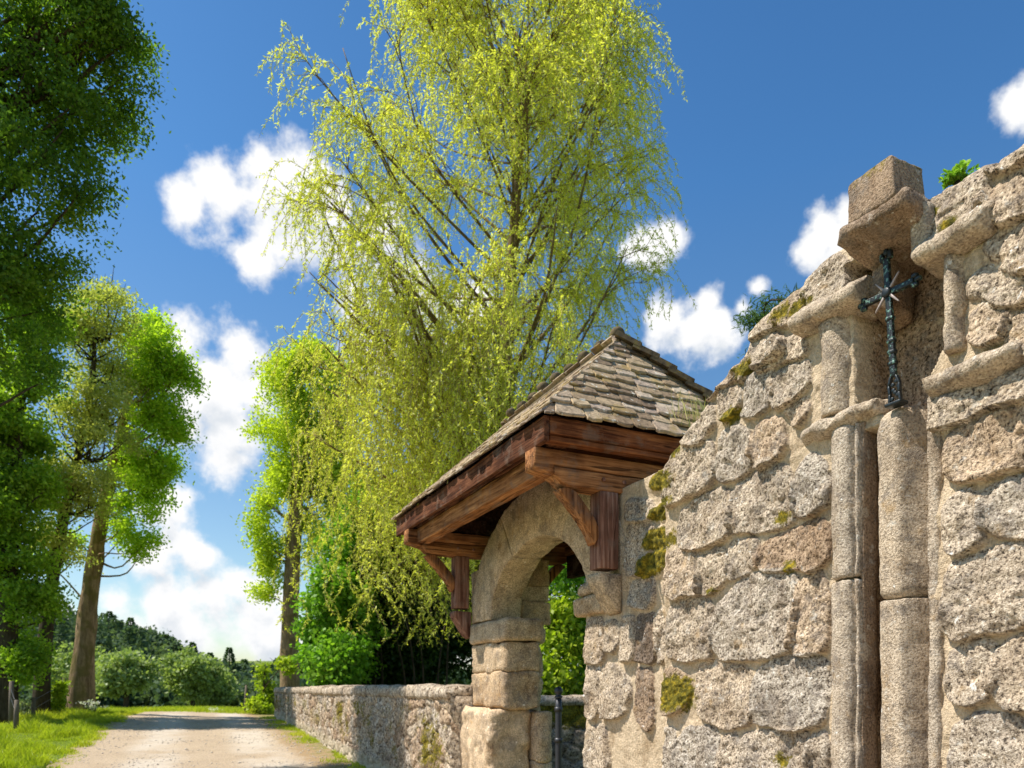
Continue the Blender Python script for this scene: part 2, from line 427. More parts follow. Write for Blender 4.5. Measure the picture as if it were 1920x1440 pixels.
# ------------------------------------------------------------------ prisms in the wall frame
def densify(p, step):
    p = np.asarray(p, float); out = []
    for a, b in zip(p, np.roll(p, -1, 0)):
        n = max(1, int(np.ceil(np.linalg.norm(b-a)/step)))
        out += [a+(b-a)*k/n for k in range(n)]
    return np.array(out)
def rrect(x0, x1, y0, y1, r):
    p = []
    for cx, cy, a0 in ((x1-r, y1-r, 0), (x0+r, y1-r, 90), (x0+r, y0+r, 180), (x1-r, y0+r, 270)):
        for k in range(4):
            an = math.radians(a0+30*k); p.append((cx+r*math.cos(an), cy+r*math.sin(an)))
    return p
def prism(axis_, prof, a0, a1, step=.03, bevel=.01, shift=None, scale=None):
    """prof: closed outline in the two other coordinates (z: (t,d); t: (d,z); d: (t,z)); returns world verts, faces"""
    prof = densify(prof, step); n = max(2, int(abs(a1-a0)/step)); c = prof.mean(0); m = len(prof)
    sg = 1 if a1 > a0 else -1
    pos = [a0, a0+sg*bevel*.35, a0+sg*bevel]+[a0+sg*bevel+(a1-a0-2*sg*bevel)*k/n for k in range(1, n)]+[a1-sg*bevel, a1-sg*bevel*.35, a1]
    ext = np.abs(prof-c).max(0)+1e-6
    rings = []
    for k, a in enumerate(pos):
        e = min(k, len(pos)-1-k); inset = (bevel, bevel*.35, 0)[e] if e < 3 else 0
        q = c+(prof-c)*(1-inset/ext)
        f = (a-a0)/(a1-a0)
        if scale: q = c+(q-c)*np.asarray(scale(f))
        if shift: q = q+np.asarray(shift(f))
        rings.append((a, q))
    vs = []
    for a, q in rings:
        aa = np.full(m, a)
        if axis_ == 'z': vs.append(W(q[:, 0], q[:, 1], aa))
        elif axis_ == 't': vs.append(W(aa, q[:, 0], q[:, 1]))
        else: vs.append(W(q[:, 0], aa, q[:, 1]))
    v = np.concatenate(vs); f = []
    for r in range(len(rings)-1):
        for k in range(m):
            k2 = (k+1) % m; f.append((r*m+k, r*m+k2, (r+1)*m+k2, (r+1)*m+k))
    f.append(tuple(range(m-1, -1, -1))); f.append(tuple(range((len(rings)-1)*m, len(rings)*m)))
    return v, f
def join(parts):
    V = []; Fc = []; o = 0
    for v, f in parts:
        V.append(np.asarray(v)); Fc += [tuple(i+o for i in q) for q in f]; o += len(v)
    return np.concatenate(V), Fc
def stone_part(name, parts, mat, parent, rnd=.3, moss=0., amp=.006, seed=0, smooth=True):
    V = []; Fc = []; R = []; o = 0
    for k, it in enumerate(parts):
        v, f = it[0], it[1]; r = it[2] if len(it) > 2 else rnd
        V.append(v); Fc += [tuple(i+o for i in q) for q in f]; R.append(np.full(len(v), r)); o += len(v)
    V = rough(np.concatenate(V), amp*1.6, 7., amp*.8, 32., seed)
    return mk(name, V, Fc, mat, parent, {'stone': 1., 'rnd': np.concatenate(R), 'moss': moss}, smooth)

# ------------------------------------------------------------------ the high wall with the blocked window
wall = thing('stone_wall', 'tall granite rubble wall with blocked stone window and pale mortar', 'wall', W(-2.5, -.2, 0))
DW = .10
def poly_px(pts, d): return [wall_point(x, y, d) for x, y in pts]
G = 'grey'
ST = [
 ([(1400,622),(1432,580),(1448,572),(1453,598),(1451,612),(1425,622),(1408,632)], .55),
 ([(1455,562),(1483,540),(1505,545),(1503,570),(1490,597),(1465,610),(1458,600)], .6),
 ([(1509,512),(1558,470),(1590,500),(1593,530),(1570,560),(1520,572),(1507,550)], .3),
 ([(1404,644),(1445,622),(1468,640),(1465,660),(1418,686),(1405,672)], .5),
 ([(1381,682),(1400,660),(1403,686),(1390,710),(1378,708)], .7),
 ([(1346,728),(1383,727),(1385,752),(1372,775),(1355,785),(1345,760)], .5),
 ([(1391,712),(1410,700),(1440,690),(1445,730),(1440,757),(1412,779),(1394,776)], .05),
 ([(1447,700),(1480,682),(1508,675),(1510,720),(1478,753),(1448,762)], .2),
 ([(1473,766),(1505,745),(1510,765),(1490,797),(1476,777)], .62),
 ([(1272,825),(1300,785),(1318,758),(1333,768),(1333,798),(1312,824),(1290,832),(1275,830)], .45),
 ([(1250,850),(1275,835),(1332,828),(1336,890),(1322,912),(1290,930),(1248,948),(1243,920)], .5),
 ([(1346,812),(1380,802),(1403,815),(1408,850),(1400,875),(1382,892),(1350,899),(1342,875)], .15),
 ([(1412,805),(1435,785),(1462,790),(1467,830),(1455,858),(1420,875),(1412,850)], .72),
 ([(1275,955),(1310,930),(1345,918),(1368,925),(1366,995),(1350,1012),(1310,1026),(1278,1028),(1265,1010)], .4),
 ([(1372,912),(1400,890),(1440,868),(1468,875),(1483,905),(1484,955),(1478,978),(1440,990),(1410,998),(1373,995)], .3),
 ([(1488,880),(1520,848),(1540,870),(1550,910),(1545,945),(1520,962),(1495,966),(1488,940)], .02),
 ([(1245,1045),(1270,1032),(1310,1034),(1312,1110),(1290,1112),(1262,1122),(1247,1112)], .62),
 ([(1314,1038),(1350,1028),(1357,1050),(1354,1090),(1325,1115),(1313,1105)], .5),
 ([(1365,1020),(1412,1005),(1417,1055),(1390,1072),(1365,1083),(1361,1050)], .4),
 ([(1419,1045),(1433,1015),(1470,998),(1535,970),(1552,1005),(1550,1050),(1515,1071),(1480,1062),(1440,1069),(1424,1062)], .84),
 ([(1252,1140),(1282,1118),(1330,1125),(1333,1228),(1290,1236),(1252,1232),(1247,1190)], .35),
 ([(1343,1135),(1385,1088),(1420,1078),(1487,1075),(1492,1130),(1487,1210),(1450,1225),(1410,1234),(1355,1236),(1338,1215),(1337,1160)], .12),
 ([(1496,1085),(1535,1072),(1548,1120),(1546,1215),(1505,1224),(1492,1215),(1494,1140)], .68),
 ([(1231,1262),(1256,1254),(1288,1276),(1289,1298),(1276,1328),(1245,1342),(1236,1308)], .7),
 ([(1303,1250),(1325,1242),(1395,1250),(1408,1330),(1403,1355),(1360,1364),(1310,1345),(1300,1305)], .55),
 ([(1413,1262),(1450,1240),(1543,1236),(1546,1315),(1538,1350),(1500,1365),(1420,1357),(1413,1325)], .0),
 ([(1205,1500),(1212,1410),(1230,1370),(1258,1368),(1262,1400),(1258,1500)], .1),
 ([(1265,1500),(1264,1390),(1285,1366),(1330,1364),(1342,1390),(1340,1500)], .0),
 ([(1348,1500),(1350,1390),(1370,1375),(1382,1395),(1380,1500)], .3),
 ([(1385,1500),(1387,1380),(1430,1372),(1505,1374),(1515,1395),(1512,1500)], .2),
 ([(1518,1500),(1518,1385),(1545,1378),(1550,1500)], .1),
 ([(1775,845),(1778,820),(1810,800),(1860,775),(1925,752),(1990,735),(1990,850),(1925,862),(1860,880),(1810,890),(1778,888)], .68),
 ([(1776,950),(1806,925),(1830,945),(1832,1015),(1784,1030),(1773,1005)], .25),
 ([(1845,930),(1880,905),(1925,895),(1990,885),(1990,985),(1925,1000),(1865,998),(1846,975)], .1),
 ([(1776,1070),(1830,1045),(1880,1025),(1925,1015),(1990,1005),(1990,1150),(1925,1160),(1880,1175),(1835,1180),(1790,1193),(1776,1175)], .3),
 ([(1778,1230),(1805,1212),(1840,1202),(1860,1230),(1858,1290),(1810,1317),(1780,1305)], .35),
 ([(1870,1215),(1925,1190),(1990,1180),(1990,1320),(1925,1325),(1885,1315),(1868,1280)], .5),
 ([(1785,1370),(1830,1345),(1905,1355),(1925,1400),(1920,1500),(1780,1500)], .15),
 ([(1935,1350),(1990,1345),(1990,1500),(1935,1500)], .3),
 ([(1736,385),(1745,362),(1772,343),(1812,312),(1848,296),(1842,350),(1838,385),(1812,420),(1785,432),(1742,437),(1738,405)], .45),
 ([(1853,312),(1873,285),(1925,250),(1990,215),(1990,260),(1925,290),(1880,310),(1858,316)], .5),
 ([(1848,365),(1900,320),(1925,305),(1990,270),(1990,380),(1925,392),(1870,410),(1845,405)], .6),
 ([(1845,455),(1870,435),(1925,415),(1990,400),(1990,490),(1925,500),(1870,488)], .55),
 ([(1818,590),(1850,560),(1877,582),(1872,625),(1848,640),(1820,633)], .65),
 ([(1815,530),(1840,505),(1880,500),(1925,512),(1925,560),(1885,565),(1850,550),(1822,548)], .45),
 ([(1888,590),(1925,570),(1990,560),(1990,640),(1925,655),(1890,640)], .6),
 ([(1730,752),(1790,745),(1850,715),(1925,690),(1925,735),(1850,755),(1800,780),(1760,795),(1738,785)], .5),
 ([(1322,748),(1345,708),(1368,680),(1377,690),(1365,715),(1340,728)], .6),
 ([(1478,628),(1500,645),(1505,665),(1470,672),(1425,692),(1440,680)], .45),
]
TOP = [(1246,856),(1262,830),(1275,818),(1300,782),(1322,750),(1349,706),(1378,668),(1397,622),(1407,604),(1430,579),(1455,560),(1480,537),(1509,508),(1530,485),(1559,466),
       (1600,425),(1693,373),(1728,361),(1743,357),(1770,342),(1812,309),(1851,294),(1858,310),(1872,282),(1920,250)]
tp = np.array([wall_point(x, y, DW+.02) for x, y in TOP])
tp = np.concatenate([[[-6.5, 3.15], [-5.5, 3.22], [-4.5, 3.12], [-3.6, 3.16]], tp[np.argsort(tp[:, 0])]])
t_end = wall_point(1246, 1000, DW)[0]
ta = axis([(-6.4, -3.15, .03), (-3.15, t_end, .0062)])
sr = np.concatenate([np.linspace(0, .24, 24, endpoint=False), np.linspace(.24, 1, 372)])
ztop = np.interp(ta, tp[:, 0], tp[:, 1]) + .012*fbm(np.stack([ta, ta*0, ta*0], -1), 16., 3, 4)
Zg = sr[None, :]*ztop[:, None]
T = np.broadcast_to(ta[:, None], Zg.shape).copy()
P3 = np.stack([T, Zg, T*0], -1)
D = DW-.006+.014*fbm(P3, 4., 3, 2)+.012*fbm(P3, 18., 4, 5)
stone = np.zeros(T.shape); rnd = np.full(T.shape, .4); moss = np.zeros(T.shape)
cov = stones_on(T, Zg, D, stone, rnd, [(poly_px(p, DW+.02), r, None) for p, r in ST], .031, 1)
# coursed filling beyond the picture (foot of the wall, its far right)
lowlim = np.interp(T, [-3.2, -2.2, -.9], [.78, .62, .52])
fill = ((T < -3.12) | (Zg < lowlim)) & ~cov
e, rid, zc = voronoi(T[fill]+.1*fbm(P3[fill], 3., 2, 8), Zg[fill], .42, .24, 5)
h = np.clip((e-.035)/.10, 0, 1); h = np.sqrt(np.clip(1-(1-h)**2, 0, 1))
D[fill] += h*(.035+.014*fbm(P3[fill], 9., 3, 9)+.007*fbm(P3[fill], 42., 3, 4)); stone[fill] = np.clip(h*1.6-.25, 0, 1); rnd[fill] = rid*.8
# window recess
def recess(pts, depth, d_of=DW):
    poly = np.array(poly_px(pts, d_of)); lo = poly.min(0)-.05; hi = poly.max(0)+.05
    m = (T > lo[0]) & (T < hi[0]) & (Zg > lo[1]) & (Zg < hi[1])
    e = sdf(poly, T[m], Zg[m]); k = np.clip(.5+e/.016, 0, 1)
    lump = .012*fbm(P3[m], 8., 3, 21)+.006*fbm(P3[m], 40., 3, 23)
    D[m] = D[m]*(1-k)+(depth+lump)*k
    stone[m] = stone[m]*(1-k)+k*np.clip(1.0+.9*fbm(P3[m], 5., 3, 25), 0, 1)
    rnd[m] = np.where(k > .5, .86, rnd[m])  # darker stone tint paints in the shade inside the recess
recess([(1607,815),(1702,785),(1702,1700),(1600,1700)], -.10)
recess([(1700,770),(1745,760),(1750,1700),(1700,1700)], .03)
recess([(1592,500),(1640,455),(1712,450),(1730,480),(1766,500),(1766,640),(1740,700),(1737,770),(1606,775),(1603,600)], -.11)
# moss patches (px, py, radius px, amount)
for mx, my, mr, am in ((1258,1300,44,1.5),(1368,780,26,1.0),(1391,690,26,1.),(1462,585,30,.9),(1495,575,30,.9),(1462,968,22,.9),(1474,1061,20,.85),(1745,398,20,.9),
                       (1779,424,18,1.),(1262,842,22,.9),(1720,372,24,.9),(1330,1108,18,.7),(1460,1425,26,.8),(1247,900,30,.9),(1246,1010,26,.9),(1250,940,20,.9),(1418,600,16,.6)):
    ct, cz = wall_point(mx, my, DW+.03); Yc = 5.3+.905*ct; r = mr*1.25/F*Yc
    moss = np.maximum(moss, am*np.clip(1-np.hypot((T-ct)*.62, Zg-cz)/r, 0, 1))
D += .010*np.clip(moss, 0, 1)*np.abs(fbm(P3, 55., 2, 41))
# weathered rounding along the top
dt = ztop[:, None]-Zg
D -= .06*(1-np.sqrt(np.clip(1-(1-np.clip(dt/.06, 0, 1))**2, 0, 1)))
solid_field('masonry', W, ta, Zg, D, -.5, M['granite'], wall, {'stone': stone, 'rnd': rnd, 'moss': moss})
# window stonework
def half_round(ct, hw, d0, d1, n=12):
    return [(ct-hw*math.cos(math.pi*k/n), d0+(d1-d0)*math.sin(math.pi*k/n)) for k in range(n+1)]
MD = M['dressed']
jamb = [(-2.262, .03), (-2.405, .03), (-2.408, .10), (-2.402, .128), (-2.392, .128), (-2.388, .112), (-2.381, .112), (-2.37, .14), (-2.34, .152), (-2.31, .150), (-2.28, .138), (-2.262, .115)]
stone_part('window_jamb', [(*prism('z', jamb, -.02, 1.605, .02, .012), .2), (*prism('z', jamb, 1.615, 2.25, .02, .012), .15)], MD, wall, amp=.005, seed=3)
stone_part('window_reveal_shade', [(*prism('z', [(-2.398, .02), (-2.4125, .02), (-2.4115, .108), (-2.398, .108)], -.02, 2.25, .02, .004), .9)], MD, wall, amp=.004, seed=4)  # thin dark strip, the reveal's shade put into the stone colour
jr = [(-2.695, .0), (-2.745, .0), (-2.745, .09), (-2.735, .108), (-2.70, .108), (-2.695, .095)]
stone_part('window_jamb', [(*prism('z', jr, -.02, 2.25, .02, .01), .2)], MD, wall, amp=.005, seed=5)
col = [(-2.478, -.03), (-2.66, -.03), (-2.653, .022), (-2.590, .122), (-2.580, .129), (-2.505, .129), (-2.487, .118), (-2.478, .095)]
stone_part('column', [(*prism('z', col, -.02, 1.50, .018, .006, shift=lambda f: (-.030+.030*f*.66, 0)), .42),
                      (*prism('z', col, 1.503, 2.262, .018, .03, shift=lambda f: (-.010+.012*f, 0), scale=lambda f: (1, 1) if f < .9 else (1-.25*(f-.9)/.1,)*2), .5)], MD, wall, amp=.004, seed=7)
mould = [(.03, 2.215), (.11, 2.235), (.145, 2.25), (.17, 2.268), (.176, 2.29), (.165, 2.31), (.12, 2.325), (.03, 2.33)]
def sag(f): return (0, 0)
stone_part('moulding', [(*prism('t', mould, -2.09, -2.40, .018, .03, scale=lambda f: (.55+.45*min(1, f/.45),)*2), .25), (*prism('t', [(a-.02, b+.004) for a, b in mould], -2.39, -2.482, .018, .01), .45)], MD, wall, amp=.012, seed=9)
stone_part('moulding', [(*prism('t', mould, -2.70, -3.04, .018, .03), .4)], MD, wall, amp=.012, seed=11)
hood = [(.0, 2.715), (.10, 2.722), (.165, 2.735), (.192, 2.752), (.195, 2.785), (.18, 2.805), (.10, 2.86), (.0, 2.86)]
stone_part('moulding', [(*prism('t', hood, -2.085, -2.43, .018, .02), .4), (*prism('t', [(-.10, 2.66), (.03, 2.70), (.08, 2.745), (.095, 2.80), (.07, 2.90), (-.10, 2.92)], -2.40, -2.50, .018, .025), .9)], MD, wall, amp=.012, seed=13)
stone_part('moulding', [(*prism('t', hood, -2.675, -2.955, .018, .02), .45)], MD, wall, amp=.012, seed=15)
stone_part('shaft', [(*prism('z', half_round(-2.262, .095, .0, .155), 2.325, 2.73, .02, .012), .42)], MD, wall, amp=.007, seed=17)
stone_part('shaft', [(*prism('z', half_round(-2.80, .042, .05, .15, 8), 2.37, 2.725, .016, .01), .5)], MD, wall, amp=.006, seed=19)
stone_part('pillar_stone', [(*prism('z', rrect(-2.735, -2.655, .0, .165, .025), 2.80, 2.965, .018, .015), .35)], MD, wall, amp=.006, seed=21)
slab = [(-.12, 2.85), (.02, 2.862), (.12, 2.89), (.245, 2.925), (.272, 2.94), (.275, 2.972), (.25, 2.992), (-.12, 3.01)]
stone_part('lintel_slab', [(*prism('t', slab, -2.405, -2.72,   .018, .018), .94)], MD, wall, amp=.012, seed=23)  # dark tint deepens the underside's shade through the colour of the slab
# the squared block that lies on the slab
blk = prism('z', rrect(-2.652, -2.438, .045, .235, .012), 3.0, 3.178, .02, .012, shift=lambda f: (.012*f, -.004*f), scale=lambda f: (1-.06*f, 1-.06*f))
vb = rough(blk[0], .004, 8., .003, 40., 2)
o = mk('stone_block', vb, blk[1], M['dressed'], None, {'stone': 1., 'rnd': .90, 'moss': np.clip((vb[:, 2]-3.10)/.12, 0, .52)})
tag(o, 'squared brown granite block standing on the slab above the iron cross', 'stone block')

# crucifix
cz0 = 2.255
cr = thing('crucifix', 'dark green cast iron cross with silver rays standing on the stone column', 'cross', W(-2.577, .125, cz0))
ct0 = -2.577; cd = .128
lean = lambda z: .044*(z-cz0)/.64
def sh(f0, f1): return lambda f: (lean(f0+(f1-f0)*f), 0)
p = []
p.append(prism('z', rrect(ct0-.036, ct0+.036, cd-.03, cd+.022, .006), cz0, cz0+.014, .02, .004))
for (z0, z1, w0, w1) in ((.014, .05, .030, .026), (.05, .085, .026, .029), (.085, .12, .029, .017)):
    for s in (-1, 1):
        p.append(prism('z', rrect(ct0+s*(w0-.006)-.005, ct0+s*(w0-.006)+.005, cd-.008, cd+.008, .003), cz0+z0, cz0+z1, .01, .002, shift=(lambda a, b, w0, w1, s: (lambda f: (lean(cz0+a+(b-a)*f)+s*(w1-w0)*f, 0)))(z0, z1, w0, w1, s)))
for k in range(7):   # scrollwork of the foot
    a = k*2.4
    cx, cz = ct0+.014*math.cos(a), cz0+.03+.011*k
    ring = [(cx+.008*math.cos(q*math.pi/4), cz+.008*math.sin(q*math.pi/4)) for q in range(8)]
    p.append(prism('d', ring, cd-.004, cd+.006, .01, .002))
mk('ornate_foot', *join(p), M['cross_dark'], cr)
p = [prism('z', rrect(ct0-.0125, ct0+.0125, cd-.009, cd+.009, .004), cz0+.115, cz0+.60, .02, .004, shift=sh(cz0+.115, cz0+.60))]
for zz in (.16, .205, .25, .34):
    p.append(prism('z', rrect(ct0-.0175, ct0+.0175, cd-.013, cd+.013, .008), cz0+zz, cz0+zz+.02, .015, .006, shift=sh(cz0+zz, cz0+zz+.02)))
for s in (-1, 0, 1):
    p.append(prism('z', rrect(ct0+s*.018-.009, ct0+s*.018+.009, cd-.010, cd+.010, .006), cz0+.585+(.02 if s == 0 else 0), cz0+.625+(.02 if s == 0 else 0), .012, .008, shift=sh(cz0+.585, cz0+.625)))
mk('shaft', *join(p), M['cross'], cr)
za = cz0+.455; ca = ct0+lean(za)
p = [prism('t', rrect(cd-.010, cd+.010, za-.012, za+.012, .004), ca-.112, ca+.112, .02, .004, shift=lambda f: (0, -.006+.012*f))]
for s in (-1, 1):
    for q in (-1, 0, 1):
        p.append(prism('t', rrect(cd-.010, cd+.010, za+q*.017-.009+s*.006, za+q*.017+.009+s*.006, .006), ca+s*(.098+(.014 if q == 0 else 0)), ca+s*(.128+(.014 if q == 0 else 0)), .012, .008))
mk('crossbar', *join(p), M['cross'], cr)
oct_ = [(ca+.019*math.cos(q*math.pi/6), za+.019*math.sin(q*math.pi/6)) for q in range(12)]
boss = mk('centre_boss', *prism('d', oct_, cd+.010, cd+.022, .012, .006), M['cross_dark'], cr)
for sx in (-1, 1):
    for sz in (-1, 1):
        a = np.array([ca+sx*.014, za+sz*.014]); b = np.array([ca+sx*.050, za+sz*.055]); dn = (b-a)/np.linalg.norm(b-a); pn = np.array([-dn[1], dn[0]])
        mk('ray', *prism('d', [a+pn*.005, a-pn*.005, b-pn*.002, b+dn*.006, b+pn*.002], cd+.004, cd+.012, .012, .002), M['ray'], boss)

# ------------------------------------------------------------------ the gateway
gate = thing('arched_gateway', 'granite arched churchyard gateway under a timber porch roof of stone slates', 'gateway', W(.65, 0, 0))
MG = M['gate_stone']
# right pier (field with traced stones)
PS = [
 ([(1172,938),(1215,938),(1232,965),(1208,975),(1173,975)], .3), ([(1172,980),(1225,978),(1218,1030),(1210,1075),(1171,1078)], .3),
 ([(1178,1095),(1220,1080),(1224,1122),(1210,1142),(1180,1133)], .2), ([(1192,1155),(1222,1152),(1238,1160),(1234,1205),(1222,1240),(1196,1240),(1190,1200)], 1.),
 ([(1130,1168),(1153,1166),(1156,1205),(1148,1222),(1132,1218)], .5), ([(1122,1250),(1150,1248),(1176,1275),(1180,1300),(1170,1335),(1148,1345),(1126,1342)], .45),
 ([(1096,1160),(1126,1160),(1128,1240),(1096,1242)], .6), ([(1160,1160),(1186,1158),(1186,1235),(1162,1240)], .4),
 ([(1096,1248),(1118,1248),(1121,1334),(1110,1348),(1096,1340)], .5), ([(1189,1254),(1218,1256),(1220,1354),(1214,1370),(1192,1343)], .9),
 ([(1225,1150),(1250,1140),(1252,1230),(1236,1245)], .4), ([(1096,1365),(1130,1362),(1140,1440),(1094,1440)], .45),
]
ta2 = axis([(-1.25, 0.002, .0075)]); zr = axis([(0, .6, .03), (.6, 2.46, .008)])
T2, Z2 = np.meshgrid(ta2, zr, indexing='ij'); Q3 = np.stack([T2, Z2, T2*0+3], -1)
D2 = -.004+.010*fbm(Q3, 5., 3, 51)+.005*fbm(Q3, 30., 3, 52)
s2 = np.zeros(T2.shape); r2 = np.full(T2.shape, .4)
stones_on(T2, Z2, D2, s2, r2, [(poly_px(p_, .02), r_, .9) for p_, r_ in PS], .035, 5)
m2 = np.zeros(T2.shape)
for mx, my, mr in ((1238,900,26),(1240,960,24),(1232,1010,30),(1222,1060,30),(1236,1045,26),(1210,1075,16)):
    ct, cz = wall_point(mx, my, .02); r = mr/F*4.5
    m2 = np.maximum(m2, 1.9*np.clip(1-np.hypot((T2-ct)*.5, Z2-cz)/r, 0, 1))
D2 += .035*np.clip(m2, 0, 1)*(.6+.8*np.abs(fbm(Q3, 22., 3, 57)))
ed = np.clip((0-T2)/.03, 0, 1); D2 -= .02*(1-np.sqrt(np.clip(1-(1-ed)**2, 0, 1)))
solid_field('pier', W, ta2, Z2, D2, -.60, M['granite'], gate, {'stone': np.maximum(s2, .12), 'rnd': r2, 'moss': m2})
# left pier: coursed blocks
def block(t0, t1, d0, d1, z0, z1, r=.03, bev=.018): return prism('z', rrect(t0, t1, d0, d1, r), z0, z1, .03, bev)
stone_part('pier', [
 (*block(1.36, 2.16, -.36, .0, .98, 1.30, .04), .66), (*block(1.36, 2.14, -.36, -.005, 1.302, 1.57, .04), .55),
 (*block(2.10, 2.34, -.55, -.02, .0, .97, .06), .35),
 (*block(2.15, 2.33, -.5, -.06, .97, 1.22, .05), .6), (*block(2.14, 2.30, -.5, -.08, 1.222, 1.42, .05), .5), (*block(2.14, 2.31, -.5, -.1, 1.422, 1.66, .05), .45),
 (*block(1.32, 2.2, -.48, -.30, -.05, .50, .05), .4), (*block(1.30, 2.2, -.46, -.30, .502, .95, .05), .6), (*block(1.78, 2.2, -.60, -.33, .0, 1.26, .05), .5),
 (*block(1.77, 2.2, -.60, -.33, 1.265, 1.56, .05), .62), (*block(1.72, 2.25, -.66, -.31, 1.76, 1.98, .04), .72), (*block(1.75, 2.25, -.66, -.31, 1.985, 2.12, .04), .5), (*block(1.73, 2.25, -.66, -.31, 2.125, 2.40, .04), .78)],
 MG, gate, amp=.014, seed=31)
M['pale_stone'] = granite('pale granite', 80., gain=1.45, warm=(1., .92, .80), soft=.5)
stone_part('pier_base', [(*block(1.42, 2.20, -.30, .11, -.05, .975, .06, .05), .25)], M['pale_stone'], gate, amp=.016, seed=32)
stone_part('impost', [(*block(1.30, 2.15, -.37, .025, 1.575, 1.775, .035, .03), .4), (*block(1.74, 2.15, -.62, -.375, 1.575, 1.75, .035, .03), .55)], MG, gate, amp=.006, seed=33)
stone_part('impost', [(*block(-.30, .105, -.36, .045, 1.665, 1.80, .03, .02), .6), (*block(-.34, .07, -.36, .03, 1.805, 1.90, .04, .03), .6)], MG, gate, amp=.006, seed=35)
# arch ring
def arch_ring(d0, d1, ai_r, ai_l, ri, ao, ro, zs, tc, joints, th0=0., th1=180.):
    parts = []
    th = [math.radians(th0+(th1-th0)*k/joints) for k in range(joints+1)]
    for a, b in zip(th[:-1], th[1:]):
        n = 9 if joints > 3 else 26; ring = []
        g = .003
        A = np.linspace(a+g, b-g, n)
        inn = [(tc-(ai_l if math.cos(q) < 0 else ai_r)*-0-(-(ai_r) if math.cos(q) > 0 else ai_l)*abs(math.cos(q)), zs+ri*math.sin(q)) for q in A]
        outn = [(tc-(-(ao) if math.cos(q) > 0 else ao)*abs(math.cos(q)), zs+ro*math.sin(q)) for q in A]
        inn = [(2*tc-x, z) for x, z in inn]; outn = [(2*tc-x, z) for x, z in outn]
        prof = inn+outn[::-1]
        parts.append((*prism('d', prof, d0, d1, .035, .012), RNG.uniform(.3, .6)))
    return parts
stone_part('arch', arch_ring(-.30, .0, .80, .90, .585, 1.36, 1.03, 1.78, .77, 3), MG, gate, rnd=.4, amp=.007, seed=37)
# walling behind the arch, closing the gable up to the roof
stone_part('rear_walling', [(*block(-.95, -.30, -.64, -.31, 0, 2.42, .03), .5)], MG, gate, amp=.008, seed=39)
stone_part('rear_walling', [(*block(2.02, 2.28, -.55, -.05, 1.78, 2.30, .04), .45)], MG, gate, amp=.008, seed=40)
# timber
def timber(name, parts, mat, seed=0, amp=.003):
    v, f = join(parts); return mk(name, rough(v, amp, 4., amp*.5, 25., seed), f, mat, gate)
TB = (-.40, 2.20)
for tb in TB:
    lo_ = [(.50, 2.541), (-1.16, 2.541), (-1.16, 2.50), (-1.02, 2.43), (.40, 2.43), (.44, 2.445), (.47, 2.475), (.50, 2.49)]
    hi_ = [(.635, 2.645), (-1.16, 2.645), (-1.16, 2.546), (.505, 2.546), (.505, 2.49), (.635, 2.52)]
    beam = timber('transverse_beam', [prism('t', lo_, tb-.07, tb+.07, .05, .006), prism('t', hi_, tb-.073, tb+.07, .05, .006)], M['wood_n'], 41)
    for k_, (d_, z_) in enumerate(((-.02, 2.50), (.14, 2.50))):
        mk('peg', *prism('t', [(d_+.014*math.cos(q*math.pi/4), z_+.014*math.sin(q*math.pi/4)) for q in range(8)], tb-.08, tb-.068, .01, .003), M['wood_post'], beam)
    for s in (1, -1):
        dm = .09 if s > 0 else -.70
        timber('post', [prism('z', rrect(tb-.068, tb+.068, dm-.07, dm+.07, .008), 1.93, 2.43, .05, .006)], M['wood_post'], 43+s)
        pts = []
        d0 = .165 if s > 0 else -.775
        def br(f, off):
            dd = d0+s*(-.01+.27*f**1.35+off*.035); zz = 2.13+.33*f-(off*.05)
            return dd, zz
        prof = [br(f, -.5) for f in np.linspace(0, 1, 9)]+[br(f, .9) for f in np.linspace(1, 0, 9)]
        prof = [(min(a, 9), min(b, 2.428)) for a, b in prof]
        timber('brace', [prism('t', prof, tb-.045, tb+.045, .04, .005)], M['wood_z'], 47+s)
        # corbel under the post
        cp = [(dm-s*.09, 1.90), (dm+s*.085, 1.90), (dm+s*.08, 1.85), (dm+s*.02, 1.76), (dm-s*.05, 1.66), (dm-s*.09, 1.64)]
        v, f = prism('t', cp, tb-.075, tb+.075, .03, .01)
        mk('corbel', rough(v, .005, 8., .003, 30., 5), f, M['wood_post'] if tb > 1 else MG, gate, {'stone': 1., 'rnd': .3, 'moss': 0.})
for d0, d1 in ((.43, .55), (-1.15, -1.03)):
    timber('wall_plate', [prism('t', rrect(d0, d1, 2.515, 2.655, .008), TB[0]+.072, TB[1]-.072, .05, .006)], M['wood_u'], 61)
    timber('wall_plate', [prism('t', rrect(d0-.02, d1-.0, 2.66, 2.76, .008), -.50, 2.44, .05, .006)], M['wood_fascia'], 62)
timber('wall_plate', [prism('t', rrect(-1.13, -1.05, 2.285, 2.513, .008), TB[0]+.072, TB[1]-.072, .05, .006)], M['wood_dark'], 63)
EZ = 2.815; RZ = 3.67; T0, T1 = -.60, 2.55; DF, DB = .64, -1.22; DR = -.30; RT0, RT1 = .02, 1.93
